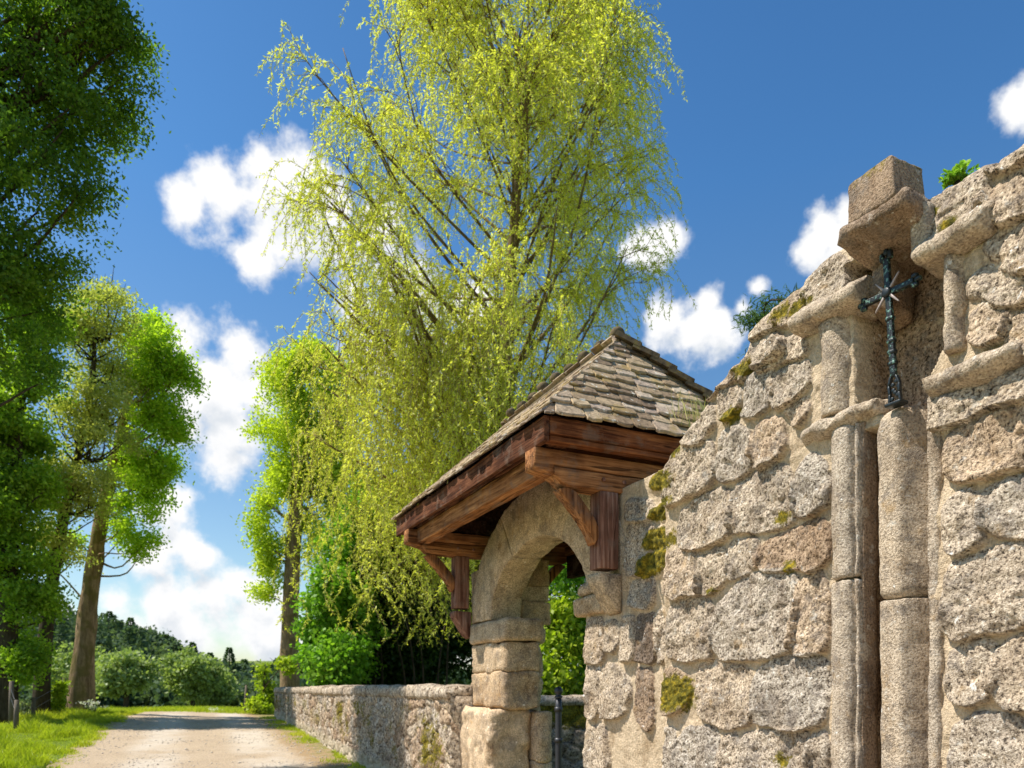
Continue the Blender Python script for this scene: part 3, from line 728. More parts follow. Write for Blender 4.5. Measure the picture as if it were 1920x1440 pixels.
# boarded deck under the slates (thick, closed)
dk = []
def deck(z_off):
    return [W(T0+.02, DF-.02, EZ+z_off), W(T1-.02, DF-.02, EZ+z_off), W(T1-.02, DB+.02, EZ+z_off), W(T0+.02, DB+.02, EZ+z_off), W(RT0, DR, RZ+z_off-.02), W(RT1, DR, RZ+z_off-.02)]
v = np.array(deck(-.045)+deck(-.10)); q = [(0, 1, 5, 4), (1, 2, 5), (2, 3, 4, 5), (3, 0, 4)]
f = [tuple(x) for x in q]+[tuple(i+6 for i in x[::-1]) for x in q]+[(i, i+6, (i+1) % 4+6, (i+1) % 4) for i in range(4)]
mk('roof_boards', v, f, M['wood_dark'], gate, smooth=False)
for k in range(6):   # rafters
    tt = -.05+k*.42
    for s, de in ((1, DF-.1), (-1, DB+.1)):
        prof = [(de, EZ-.02), (de, EZ-.12), (DR, RZ-.21), (DR, RZ-.11)]
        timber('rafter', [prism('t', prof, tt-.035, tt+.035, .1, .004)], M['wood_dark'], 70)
timber('fascia_board', [prism('t', rrect(DF-.045, DF-.008, 2.648, EZ-.01, .006), T0+.012, T1-.012, .06, .005)], M['wood_fascia'], 63)
timber('fascia_board', [prism('t', rrect(DB+.008, DB+.045, 2.605, EZ-.01, .006), T0+.012, T1-.012, .06, .005)], M['wood_fascia'], 64)
M['wood_n2'] = wood('hip fascia oak', 0, (.05, .02, .011), (.18, .065, .028), (.38, .155, .06))
for t0_, t1_ in ((T0+.012, T0+.05), (T1-.05, T1-.012)):
    timber('fascia_board', [prism('d', rrect(t0_, t1_, 2.70, EZ-.01, .006), DB+.05, DF-.05, .06, .005), prism('d', rrect(t0_+(.02 if t0_ < 0 else -.06), t1_+(.06 if t0_ < 0 else -.02), 2.662, 2.697, .006), DB+.05, DF-.06, .06, .005)], M['wood_n2'], 65)
# dark boards closing the end above the beam
timber('end_board', [prism('d', rrect(-.36, -.30, 2.648, 2.80, .006), DB+.1, DF-.12, .06, .005)], M['wood_n2'], 66)
timber('end_board', [prism('d', rrect(2.17, 2.23, 2.648, 2.80, .006), DB+.1, DF-.12, .06, .005)], M['wood_dark'], 66)
# slates
def slates():
    V = []; Fc = []; R = []
    rg = np.random.default_rng(77)
    def slab(c, ax, up, nrm, w, L, th, tilt, lim):
        n2 = nrm*math.cos(tilt)+up*-math.sin(tilt)*0; up2 = up*math.cos(tilt)+nrm*-math.sin(tilt)
        nn = np.cross(ax, up2); nn = nn/np.linalg.norm(nn)
        if nn @ nrm < 0: nn = -nn
        hw = w/2; j = lambda a: rg.uniform(-a, a)
        low = [(-hw, L*.14+j(.008)), (-hw*.86, L*.04+j(.008)), (-hw*.35, L*.0+j(.008)), (hw*.35, 0+j(.008)), (hw*.84, L*.035+j(.008)), (hw, L*.13+j(.008))]
        out = low+[(hw*.96, L), (-hw*.96, L)]
        out = [(min(max(x, lim(y)[0]), lim(y)[1]), y) for x, y in out]
        b = sum(len(x) for x in V); m = len(out)
        base = np.array([c+ax*x+up2*y for x, y in out])
        top = base+nn*th; top[:6] += nn*rg.uniform(-.005, .005, (6, 1)); bev = np.array([c+ax*x*.95+up2*(y+.008 if y < L*.5 else y) for x, y in out])+nn*(th+.004)
        V.append(np.concatenate([base, top-nn*.003, bev])); R.append(np.full(3*m, rg.uniform(0, 1)))
        Fc.append(tuple(range(b+m-1, b-1, -1))); Fc.append(tuple(range(b+2*m, b+3*m)))
        for r in (0, 1):
            for k in range(m):
                k2 = (k+1) % m; Fc.append((b+r*m+k, b+r*m+k2, b+(r+1)*m+k2, b+(r+1)*m+k))
    def face(e0, e1, r0, r1, rows, wmean, flip=1):
        e0, e1, r0, r1 = map(np.array, (e0, e1, r0, r1))
        ax = (e1-e0)/np.linalg.norm(e1-e0); mid_e = (e0+e1)/2; mid_r = (r0+r1)/2
        nrm = np.cross(ax, mid_r-mid_e); nrm /= np.linalg.norm(nrm)
        if nrm[2] < 0: nrm = -nrm
        up = np.cross(nrm, ax); up = up/np.linalg.norm(up)
        if up[2] < 0: up = -up
        Ls = (r0-e0) @ up
        for k in range(rows):
            f = k/rows
            a = e0+(r0-e0)*f; b = e1+(r1-e1)*f
            wid = np.linalg.norm(b-a); x = rg.uniform(-.10, 0)
            ex = Ls/rows; lift = .02*(1-f)**3 if k < 3 else 0
            while x < wid-.04:
                w = wmean*rg.uniform(.7, 1.45); w = min(w, wid-x+.05)
                if w > .05:
                    c = a+ax*(x+w/2)+nrm*(.012+rg.uniform(0, .012))+up*(rg.uniform(-.014, .014)-(.03 if k == 0 else 0.))
                    kl = ((r0-e0) @ ax)/Ls; kr = ((r1-e1) @ ax)/Ls; xc = x+w/2
                    lim = lambda y, xc=xc, wid=wid: (kl*y-xc-.02, max(kl*y-xc-.01, wid+kr*y-xc+.02))
                    slab(c, ax, up, nrm, w*.985, ex*1.75, .011*rg.uniform(.7, 1.4), math.radians(rg.uniform(6.5, 9.5)), lim)
                x += w
    E = {'a': W(T0, DF, EZ), 'b': W(T1, DF, EZ), 'c': W(T1, DB, EZ), 'd': W(T0, DB, EZ), 'r': W(RT0, DR, RZ), 's': W(RT1, DR, RZ)}
    face(E['a'], E['b'], E['r'], E['s'], 14, .17); face(E['d'], E['a'], E['r'], E['r'], 13, .155)
    face(E['c'], E['d'], E['s'], E['r'], 13, .19); face(E['b'], E['c'], E['s'], E['s'], 12, .17)
    V = np.concatenate(V)
    return mk('slate_roof', rough(V, .006, 3., .003, 22., 3), Fc, M['slate'], gate, {'rnd': np.concatenate(R)}, smooth=False)
roof = slates()
# capping stones along the rear hip and ridge
for a, b in ((W(RT0, DR, RZ), W(T0, DB, EZ)), (W(RT1, DR, RZ), W(T1, DB, EZ))):
    cap = []
    for k in range(9):
        c = a+(b-a)*((k+.5)/9)+np.array([0, 0, .035]); dr = (b-a)/np.linalg.norm(b-a); sd = np.cross(dr, ZV); sd /= np.linalg.norm(sd); nn = np.cross(sd, dr)
        pts = [c+dr*x*.10+sd*y*.075+nn*(zz+.014*(x+1)) for zz in (-.015, .018) for x, y in ((-1, -1), (1, -1), (1, 1), (-1, 1))]
        cap.append((np.array(pts), [(3, 2, 1, 0), (4, 5, 6, 7), (0, 1, 5, 4), (1, 2, 6, 5), (2, 3, 7, 6), (3, 0, 4, 7)]))
    v, f = join(cap); mk('hip_capping', rough(v, .010, 9., .0, 1., 4), f, M['ridge'], roof, smooth=False)
for k in range(9):
    tt = .06+(1.86-.06)*k/8
    n = 14; vv = []; ff = []
    c = W(tt, DR+RNG.uniform(-.015, .015), RZ+.100+RNG.uniform(-.016, .016)); rr = .043*RNG.uniform(.85, 1.15)
    ringsz = [(-.045, .5), (-.035, .85), (0, 1.), (.035, .85), (.045, .5)]
    for off, sc in ringsz:
        for q in range(n):
            an = 2*math.pi*q/n; vv.append(c+U*off+N*rr*sc*math.cos(an)*1.05+ZV*rr*sc*math.sin(an))
    for r in range(4):
        for q in range(n): ff.append((r*n+q, r*n+(q+1) % n, (r+1)*n+(q+1) % n, (r+1)*n+q))
    ff.append(tuple(range(n-1, -1, -1))); ff.append(tuple(range(4*n, 5*n)))
    mk('ridge_stone', rough(np.array(vv), .008, 14., .0, 1., k), ff, M['ridge'], roof)
cp_ = [prism('t', [(DR-.10, RZ-.06), (DR+.10, RZ-.06), (DR+.03, RZ+.025), (DR-.03, RZ+.025)], RT0-.03, RT1+.03, .05, .01)]
timber('ridge_capping', cp_, M['ridge'], 5, .008)

# ------------------------------------------------------------------ tubes, leaves
def tube(path, radii, sides=8):
    path = np.asarray(path, float); n = len(path); v = []; f = []
    tang = np.gradient(path, axis=0); tang /= np.linalg.norm(tang, axis=1)[:, None]+1e-9
    ref = np.array([1., 0, 0]) if abs(tang[0][0]) < .8 else np.array([0, 1., 0])
    for k in range(n):
        a = np.cross(tang[k], ref); a /= np.linalg.norm(a)+1e-9; b = np.cross(tang[k], a)
        for q in range(sides):
            an = 2*math.pi*q/sides; v.append(path[k]+radii[k]*(a*math.cos(an)+b*math.sin(an)))
    for k in range(n-1):
        for q in range(sides):
            q2 = (q+1) % sides; f.append((k*sides+q, k*sides+q2, (k+1)*sides+q2, (k+1)*sides+q))
    f.append(tuple(range(sides-1, -1, -1))); f.append(tuple(range((n-1)*sides, n*sides)))
    return np.array(v), f
def spline(pts, n):
    pts = np.asarray(pts, float); k = np.linspace(0, len(pts)-1, n); out = []
    for x in k:
        i = min(int(x), len(pts)-2); t = x-i
        p0 = pts[max(i-1, 0)]; p1 = pts[i]; p2 = pts[i+1]; p3 = pts[min(i+2, len(pts)-1)]
        out.append(.5*((2*p1)+(-p0+p2)*t+(2*p0-5*p1+4*p2-p3)*t*t+(-p0+3*p1-3*p2+p3)*t**3))
    return np.array(out)
def unit(v): return v/(np.linalg.norm(v, axis=-1, keepdims=True)+1e-9)
def leaf_mesh(name, Pp, Dd, L, Wd, mat, parent, rnd=None, rg=None):
    n = len(Pp); rg = rg or RNG
    Dd = unit(Dd); S = unit(np.cross(Dd, unit(rg.normal(size=(n, 3))+np.array([0, 0, .25]))))
    L = np.broadcast_to(L, (n,))[:, None]; Wd = np.broadcast_to(Wd, (n,))[:, None]
    v = np.stack([Pp, Pp+Dd*L*.45+S*Wd*.5, Pp+Dd*L, Pp+Dd*L*.45-S*Wd*.5], 1).reshape(-1, 3)
    f = np.arange(4*n).reshape(n, 4)
    r = np.repeat(rg.uniform(0, 1, n) if rnd is None else rnd, 4)
    return mk(name, v, f, mat, parent, {'rnd': r}, smooth=False)
def crown_points(blobs, per, spread, rg):
    """leaf positions gathered in clumps round branch tips inside ellipsoids; returns leaf pts, clump random, tips"""
    tips = []
    for cx, cy, cz, rx, ry, rz, n in blobs:
        nb_ = max(3, int(n/7.)); Rv = np.array([rx, ry, rz])
        q = unit(rg.normal(size=(nb_, 3)))*(rg.uniform(.15, 1, (nb_, 1))**.42)
        bough = np.repeat(q*Rv*.92, 7, 0)
        tips.append(bough+rg.normal(size=bough.shape)*np.minimum(Rv*.20, spread*2.1)*np.array([1, 1, .75])+np.array([cx, cy, cz]))
    tips = np.concatenate(tips)
    k = rg.integers(int(per*.5), int(per*1.5)+1, len(tips))
    idx = np.repeat(np.arange(len(tips)), k)
    pts = tips[idx]+rg.normal(size=(len(idx), 3))*spread*.82*np.array([1, 1, .7])
    cr_ = np.repeat(rg.uniform(0, 1, len(tips)//7+1), 7)[:len(tips)][idx]*.4+rg.uniform(0, 1, len(tips))[idx]*.2+rg.uniform(0, 1, len(idx))*.4
    return pts, cr_, tips
def tree(name, label, cat, trunk_pts, trunk_r, blobs, per, spread, leaf, mat, bmat, nbr=40, seed=1, group=None, parts=('trunk', 'crown'), extra=None, aspect=.55, sides=10, brr=.035):
    rg = np.random.default_rng(seed)
    th = thing(name, label, cat, trunk_pts[0], group)
    path = spline(trunk_pts, 26)
    rad = np.interp(np.linspace(0, 1, 26), np.linspace(0, 1, len(trunk_r)), trunk_r)
    tb = [tube(path, rad, sides)]
    pts, cr_, tips = crown_points(blobs, per, spread, rg)
    zmin = tips[:, 2].min(); zs = path[:, 2]
    for tip in tips[rg.choice(len(tips), min(nbr, len(tips)), replace=False)]:
        zt = tip[2]-.35*np.linalg.norm(tip[:2]-path[-1, :2])-.5
        i = int(np.clip(np.searchsorted(zs, zt), 4, 25)); a = path[i]
        mid = (a+tip)/2+np.array([0, 0, -.12*np.linalg.norm(tip-a)])+rg.normal(size=3)*.15
        pp = spline([a, mid, tip], 8); r0 = min(rad[i]*.5, brr*(.6+np.linalg.norm(tip-a)*.35))
        tb.append(tube(pp, np.linspace(r0, .008, 8), 5))
    if extra: tb += extra
    v, f = join(tb); big = rough(v, .03*trunk_r[0]/.3, 2.2, .012, 9., seed)
    mk(parts[0], big, f, bmat, th)
    d = rg.normal(size=(len(pts), 3))+np.array([0, 0, -.25])
    leaf_mesh(parts[1], pts, d, leaf*rg.uniform(.7, 1.3, len(pts)), leaf*aspect*rg.uniform(.8, 1.2, len(pts)), mat, th, cr_, rg)
    return th

# ------------------------------------------------------------------ low wall
LA = np.array([-.60, 7.25, 0.]); LB = np.array([-6.85, 21.2, 0.]); LL = np.linalg.norm(LB-LA); LD = (LB-LA)/LL; LN = np.array([-LD[1], LD[0], 0.])
def WL(a, d, z):
    a, d, z = np.broadcast_arrays(np.asarray(a, float), np.asarray(d, float), np.asarray(z, float))
    bend = np.clip(a-(LL-1.3), 0, 9)**1.0*-.42
    return LA+a[..., None]*LD+(d+bend)[..., None]*LN+z[..., None]*ZV
low = thing('low_wall', 'low lichened rubble wall running along the gravel road beyond the gateway', 'wall', LA)
la = axis([(-.1, 4, .015), (4, 9, .022), (9, LL, .035)])
ls = np.linspace(0, 1, 72)
gz = ground_z(*(LA+la[:, None]*LD)[:, :2].T)-.08
topz = 1.075+.015*fbm(np.stack([la, la*0, la*0], -1), 1.5, 3, 4)+.02*np.sin(la*.6)
ZL = gz[:, None]+ls[None, :]*(topz-gz)[:, None]; AL = np.broadcast_to(la[:, None], ZL.shape)
L3 = np.stack([AL, ZL, AL*0+9], -1)
e, rid, zc = voronoi(AL+.12*fbm(L3, 3., 2, 61), ZL+.05*fbm(L3, 4., 2, 62), .30, .155, 8)
h = np.sqrt(np.clip(1-(1-np.clip(e/.22, 0, 1))**2, 0, 1))
DL = .02*fbm(L3, 1.2, 2, 63)+h*(.045+.02*fbm(L3, 10., 3, 64))+.01*fbm(L3, 35., 2, 65)
# footing mortar, moss
mL = np.clip(.7*fbm(L3, 1.6, 3, 66)+.42+.25*fbm(L3, 7., 2, 67), 0, 1)*np.clip((topz[:, None]-ZL)/.15, .3, 1)
foot = sstep(ZL-gz[:, None], .42, .2)
solid_field('masonry', WL, la, ZL, DL, -.42, M['low_stone'], low, {'stone': np.clip(h*1.5-.2, 0, 1)*(1-.75*foot), 'rnd': rid*.95, 'moss': mL*.9*(1-foot)})
cps = []; a = -.1
while a < LL-.3:
    w = RNG.uniform(.4, .8); b = min(a+w, LL)
    n = 6; rings = []
    aa = np.linspace(a+.006, b-.006, n); j = RNG.uniform(-.012, .012, 3)
    prof = np.array([(-.44, .98), (.055+j[0], .985), (.075+j[0], 1.02), (.07+j[0], 1.09+j[1]), (.04, 1.125+j[1]), (-.2, 1.14+j[1]), (-.44, 1.12+j[1])])
    vv = np.concatenate([WL(np.full(7, x), prof[:, 0], prof[:, 1]+.085-.02) for x in aa]); ff = []
    for r in range(n-1):
        for q in range(7): ff.append((r*7+q, r*7+(q+1) % 7, (r+1)*7+(q+1) % 7, (r+1)*7+q))
    ff.append(tuple(range(6, -1, -1))); ff.append(tuple(range((n-1)*7, n*7)))
    cps.append((vv, ff, RNG.uniform(.15, .5))); a = b
stone_part('coping', cps, M['low_stone'], low, moss=.12, amp=.012, seed=71)

# wall glimpsed through the arch
bw = [(*prism('t', rrect(-.25, .25, -.3, 1.0, .03), 0, 1, .05, .02), .4)]
bwall = thing('mossy_wall', 'low mossy dark stone wall seen through the gateway arch', 'wall', (1.2, 10.4, 0))
def WB(a, d, z):
    a, d, z = np.broadcast_arrays(np.asarray(a, float), np.asarray(d, float), np.asarray(z, float))
    return np.array([-1.2, 10.6, 0])+a[..., None]*np.array([.98, -.2, 0])+d[..., None]*np.array([-.2, -.98, 0])+z[..., None]*ZV
ba = np.linspace(0, 4.2, 160); bz = np.linspace(-.05, .93, 50); AB, ZB = np.meshgrid(ba, bz, indexing='ij'); B3 = np.stack([AB, ZB, AB*0+4], -1)
e, rid, zc = voronoi(AB, ZB, .34, .2, 12); h = np.sqrt(np.clip(1-(1-np.clip(e/.22, 0, 1))**2, 0, 1))
solid_field('masonry', WB, ba, ZB, h*.06+.02*fbm(B3, 9., 3, 3), -.4, M['low_stone'], bwall, {'stone': np.clip(h*1.5-.2, 0, 1), 'rnd': .4+.6*rid, 'moss': np.clip(1.1*sstep(ZB, .45, .9)+.5*fbm(B3, 3., 3, 2), 0, 1)})
vv = []
v, f = prism('t', rrect(0, 1, 0, 1, .1), 0, 1, .2, .05)
capv = []
aa = np.linspace(0, 4.2, 40); prof = [(-.42, .93), (.07, .93), (.085, .98), (.06, 1.05), (-.2, 1.065), (-.42, 1.04)]
V = np.concatenate([WB(np.full(6, x), [p_[0] for p_ in prof], [p_[1] for p_ in prof]) for x in aa]); ff = []
for r in range(39):
    for q in range(6): ff.append((r*6+q, r*6+(q+1) % 6, (r+1)*6+(q+1) % 6, (r+1)*6+q))
ff.append(tuple(range(5, -1, -1))); ff.append(tuple(range(39*6, 40*6)))
stone_part('coping', [(V, ff, .3)], M['low_stone'], bwall, amp=.012, seed=73)

# iron post in the gateway
gp = thing('iron_post', 'slim dark iron gate post with rounded head standing in the archway', 'post', W(.93, -.30, 0))
pb = W(.93, -.30, 0)
prof_r = [(.027, -.05), (.027, 1.075), (.034, 1.08), (.034, 1.095), (.022, 1.10), (.022, 1.112), (.033, 1.122), (.036, 1.14), (.030, 1.16), (.016, 1.172), (.002, 1.175)]
gps = mk('shaft', *tube([pb+ZV*z for z in np.linspace(-.05, 1.075, 12)], [.027]*12, 14), M['iron'], gp)
V, ff = [], []
rr_ = prof_r[2:]
for r, z in rr_:
    for q in range(14): V.append(pb+np.array([r*math.cos(q*math.pi/7), r*math.sin(q*math.pi/7), z-.004]))
for k in range(len(rr_)-1):
    for q in range(14): ff.append((k*14+q, k*14+(q+1) % 14, (k+1)*14+(q+1) % 14, (k+1)*14+q))
ff.append(tuple(range(13, -1, -1))); ff.append(tuple(range((len(rr_)-1)*14, len(rr_)*14)))
mk('finial', np.array(V), ff, M['iron'], gp)
for zz in (.72, .98):
    mk('hinge_collar', *tube([pb+ZV*(zz-.02), pb+ZV*(zz+.02)], [.034, .034], 14), M['iron'], gps)

# ------------------------------------------------------------------ willow
def willow():
    rg = np.random.default_rng(5)
    base = np.array([-.35, 14.5, 0.])
    th = thing('weeping_willow', 'tall weeping willow with yellow green hanging strands rising behind the gateway roof', 'tree', base)
    trunk = spline([(-.35, 14.5, -.1), (-.38, 14.5, 2.5), (-.34, 14.5, 5.0), (-.15, 14.5, 7.2), (-.02, 14.45, 9.4), (.18, 14.4, 11.8), (.1, 14.5, 13.9)], 40)
    tr = np.interp(np.linspace(0, 1, 40), [0, .1, .35, .6, .8, 1], [.38, .28, .2, .13, .075, .03])
    wood_t = [tube(trunk, tr, 10)]
    C0 = np.array([-.88, 14.5, 8.6]); starts = []; outs = []; lens = []
    nl = 104
    for k in range(nl):
        hf = (k+.5)/nl; az = k*2.39996+rg.uniform(-.3, .3)
        hz = (3.6+10.6*((k+.5)-14)/(nl-14)) if k >= 14 else rg.uniform(3.6, 6.8)
        i = int(np.clip(np.searchsorted(trunk[:, 2], hz), 2, 38)); a = trunk[i]
        dx, dy = math.cos(az), math.sin(az)
        if k < 14: dx, dy = -abs(dx)*.8-.3, dy*.8
        if hz < 5.4 and dx > .25: dx = -dx*rg.uniform(.5, 1)
        elif hz < 7.5 and dx > .2: dx *= .6; dy = -abs(dy) if k % 3 else dy     # low limbs only on the road side and behind
        el = rg.uniform(.30, .95)+.35*max(0, (hz-3.6)/10.6)
        dirv = unit(np.array([dx*math.cos(el), dy*math.cos(el), math.sin(el)]))
        # reach to the crown envelope
        reach = 0; R = np.array([4.1, 3.3, 7.0])
        for s in np.linspace(.4, 8.5, 82):
            q = (a+dirv*s-C0)/R
            if (np.abs(q)**2.9).sum() > .88: break
            reach = s
        reach = max(reach, 1.0)*rg.uniform(.72, .95)
        while reach > .8 and not (-3.95 < (a+dirv*reach)[0]*14.5/(a+dirv*reach)[1] < 2.35): reach *= .93
        end = a+dirv*reach; mid = a+dirv*reach*.5+np.array([dx*.25, dy*.25, .15])+rg.normal(size=3)*.15
        limb = spline([a, mid, end], 14); wood_t.append(tube(limb, np.linspace(min(.055, max(.016, tr[i]*.30)), .008, 14), 6))
        for j in range(rg.integers(3, 6) if k < 14 else rg.integers(8, 12)):
            f = rg.uniform(.3, 1.0); p0 = limb[int(f*13)]
            a2 = az+rg.normal()*.9; sb = unit(np.array([math.cos(a2), math.sin(a2), rg.uniform(.1, .9)]))
            L2 = rg.uniform(.35, 1.05)*(.75 if f > .8 else 1); tip = p0+sb*L2
            br = spline([p0, p0+sb*L2*.55+np.array([0, 0, .08]), tip], 7); wood_t.append(tube(br, np.linspace(.010, .004, 7), 4))
            for s_ in range(rg.integers(4, 9) if k >= 14 else rg.integers(3, 7)):
                q = br[rg.integers(2, 7)]
                a3 = a2+rg.normal()*.8
                starts.append(q); outs.append((math.cos(a3), math.sin(a3)))
                hz_ = q[2]
                L = rg.uniform(.45, 1.55) if hz_ > 7.8 else (rg.gamma(5, .36)+.35)*.9
                if q[0] < -.8 and hz_ < 7.5: L *= rg.uniform(.7, 1.7)
                if q[0] > 1.2: L *= .85
                lens.append(min(L, hz_-(1.7 if q[0] < .2 else 5.2)))
    S = np.array(starts); Oo = np.array(outs); L = np.clip(np.array(lens), .4, 6); n = len(S)
    m = 46
    s = np.linspace(0, 1, m)[None, :]*L[:, None]
    ho = (rg.uniform(.3, 1.15, n)*np.where(S[:, 2] > 7.5, 1., .6))[:, None]; kk = rg.uniform(1.2, 2.6, n)[:, None]; up = rg.uniform(.05, .6, n)[:, None]
    hor = ho*(1-np.exp(-kk*s)); dz = up*np.sin(np.clip(s*2.2, 0, math.pi))*.6-np.maximum(0, s-.30)*.97-.35*np.minimum(s, .3)**2
    ph = rg.uniform(0, 6.28, (n, 1)); wig = .09*np.sin(s*4.1+ph)*s**.6; wig2 = .09*np.cos(s*3.7+ph*1.7)*s**.6
    wind = .22*s*rg.normal(.1, .8, (n, 1))*np.where(S[:, 2:] > 7.5, 1., .35)
    X = S[:, :1]+Oo[:, :1]*hor+wig+wind; Y = S[:, 1:2]+Oo[:, 1:]*hor+wig2; Z = S[:, 2:]+dz
    Pth = np.stack([X, Y, Z], -1)
    # strands as thin three-sided stems
    w = np.interp(np.linspace(0, 1, m), [0, 1], [.0065, .0022])
    step = 3; Q = Pth[:, ::step]; mm = Q.shape[1]; wq = w[::step]
    offs = np.array([[1, 0, 0], [-.5, .87, 0], [-.5, -.87, 0]])
    sv = (Q[:, :, None, :]+offs[None, None]*wq[None, :, None, None]).reshape(-1, 3)
    idx = np.arange(n*mm*3).reshape(n, mm, 3)
    fq = np.concatenate([np.stack([idx[:, :-1, a_], idx[:, :-1, (a_+1) % 3], idx[:, 1:, (a_+1) % 3], idx[:, 1:, a_]], -1).reshape(-1, 4) for a_ in range(3)])
    v, f = join(wood_t); mk('trunk', rough(v, .02, 2.5, .008, 9., 3), f, M['bark_willow'], th)
    mk('strands', sv, fq, M['twig'], th)
    # leaves: spacing about 4.2 cm
    per = np.clip((L/.0195).astype(int), 12, 240)
    si = np.repeat(np.arange(n), per); u = rg.uniform(.04, 1, len(si))
    k0 = np.clip((u*(m-1)).astype(int), 0, m-2); fr = (u*(m-1)-k0)[:, None]
    Pl = Pth[si, k0]*(1-fr)+Pth[si, k0+1]*fr
    tg = unit(Pth[si, k0+1]-Pth[si, k0])
    side = unit(rg.normal(size=(len(si), 3)))
    d = tg*rg.uniform(.5, 1.1, (len(si), 1))+side*.75
    sr_ = rg.uniform(0, 1, n)[si]
    leaf_mesh('foliage', Pl+side*.006, d, rg.uniform(.045, .092, len(si)), rg.uniform(.014, .025, len(si)), M['leaf_willow'], th, .5*sr_+.5*rg.uniform(0, 1, len(si)), rg)
    print('willow strands', n, 'leaves', len(si))
willow()

# ------------------------------------------------------------------ other trees
q = lambda px, py, Y, dy=0: tuple(at(px, py, Y)+np.array([0, dy, 0]))
def bl(px, py, Y, rx, rz, n, ry=None): # blob from its middle and half sizes in px
    p = at(px, py, Y); return (*p, rx/F*Y, (ry or rx)/F*Y, rz/F*Y, n)
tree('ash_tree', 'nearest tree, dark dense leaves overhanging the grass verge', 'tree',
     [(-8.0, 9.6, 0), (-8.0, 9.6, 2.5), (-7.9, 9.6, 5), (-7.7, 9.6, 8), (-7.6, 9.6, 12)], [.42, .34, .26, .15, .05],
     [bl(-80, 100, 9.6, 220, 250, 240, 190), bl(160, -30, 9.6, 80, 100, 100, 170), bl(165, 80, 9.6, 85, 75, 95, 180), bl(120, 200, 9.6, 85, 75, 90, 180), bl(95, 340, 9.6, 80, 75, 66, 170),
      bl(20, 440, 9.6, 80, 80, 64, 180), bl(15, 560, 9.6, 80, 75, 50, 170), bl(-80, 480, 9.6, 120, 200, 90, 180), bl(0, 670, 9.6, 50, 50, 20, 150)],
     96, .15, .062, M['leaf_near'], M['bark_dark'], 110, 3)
b = at(150, 1340, 20.)
def on_ground(p): return (p[0], p[1], float(ground_z(p[0], p[1]))-.05)
tree('tall_tree', 'tall tree with a bare leaning brown trunk at the edge of the grass verge', 'tree',
     [on_ground(b), q(160, 1200, 20), q(178, 1050, 20), q(205, 900, 20), q(238, 760, 20), q(240, 660, 20)], [.40, .255, .215, .17, .10, .03],
     [bl(285, 655, 20, 50, 55, 77), bl(315, 705, 20, 50, 55, 70), bl(318, 785, 20, 44, 52, 63), bl(272, 745, 20, 50, 55, 56), bl(278, 850, 20, 50, 60, 70), bl(262, 930, 20, 50, 55, 56), bl(235, 1010, 20, 46, 46, 42), bl(240, 880, 20, 46, 60, 42), bl(120, 1040, 20, 40, 45, 21),
      bl(260, 615, 20, 34, 36, 28)],
     66, .20, .10, M['leaf_tall'], M['bark_brown'], 70, 4)
tree('pollard_tree', 'olive twiggy tree with sparse pale leaves beside the leaning trunk', 'tree',
     [on_ground(at(75, 1340, 18.6)), q(85, 1200, 18.6), q(105, 1050, 18.6), q(135, 900, 18.6), q(170, 740, 18.6), q(180, 600, 18.6)], [.22, .17, .14, .11, .07, .02],
     [bl(190, 650, 18.6, 68, 75, 105), bl(165, 740, 18.6, 72, 75, 95), bl(185, 840, 18.6, 62, 70, 70), bl(120, 930, 18.6, 50, 65, 63), bl(195, 575, 18.6, 50, 40, 35), bl(170, 920, 18.6, 55, 50, 49), bl(100, 1020, 18.6, 45, 50, 42), bl(150, 620, 18.6, 45, 50, 35)],
     64, .20, .085, M['leaf_olive'], M['bark_dark'], 110, 6, extra=[tube(spline([q(180+k*6, 640, 18.6), q(172+k*16+random.uniform(-8, 8), 500+random.uniform(-10, 40), 18.6)], 5), [.03, .022, .016, .01, .004], 4) for k in range(-2, 5)])
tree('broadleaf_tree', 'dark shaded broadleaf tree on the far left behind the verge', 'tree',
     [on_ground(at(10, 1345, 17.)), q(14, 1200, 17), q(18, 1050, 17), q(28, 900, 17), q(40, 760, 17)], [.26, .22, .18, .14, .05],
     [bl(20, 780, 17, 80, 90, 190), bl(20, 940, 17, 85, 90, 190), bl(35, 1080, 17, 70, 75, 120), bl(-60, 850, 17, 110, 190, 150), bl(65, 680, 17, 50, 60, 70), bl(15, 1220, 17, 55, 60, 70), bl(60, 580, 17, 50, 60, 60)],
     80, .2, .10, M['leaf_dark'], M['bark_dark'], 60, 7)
tree('poplar_tree', 'slender poplar with yellow green leaves and bare trunk behind the low wall', 'tree',
     [on_ground(at(545, 1330, 24.)), q(543, 1200, 24), q(548, 1080, 24), q(555, 960, 24), q(565, 840, 24), q(565, 720, 24)], [.33, .28, .25, .21, .12, .04],
     [bl(555, 715, 24, 66, 60, 98), bl(530, 800, 24, 64, 80, 112), bl(515, 900, 24, 54, 75, 84), bl(600, 800, 24, 50, 90, 77), bl(497, 1000, 24, 28, 100, 56), bl(492, 1090, 24, 20, 50, 28), bl(600, 930, 24, 40, 75, 63), bl(560, 930, 24, 50, 70, 70), bl(600, 1040, 24, 30, 60, 28), bl(640, 760, 24, 45, 80, 84), bl(640, 880, 24, 45, 70, 63), bl(590, 690, 24, 55, 50, 63)],
     60, .22, .115, M['leaf_poplar'], M['bark_brown'], 60, 8)
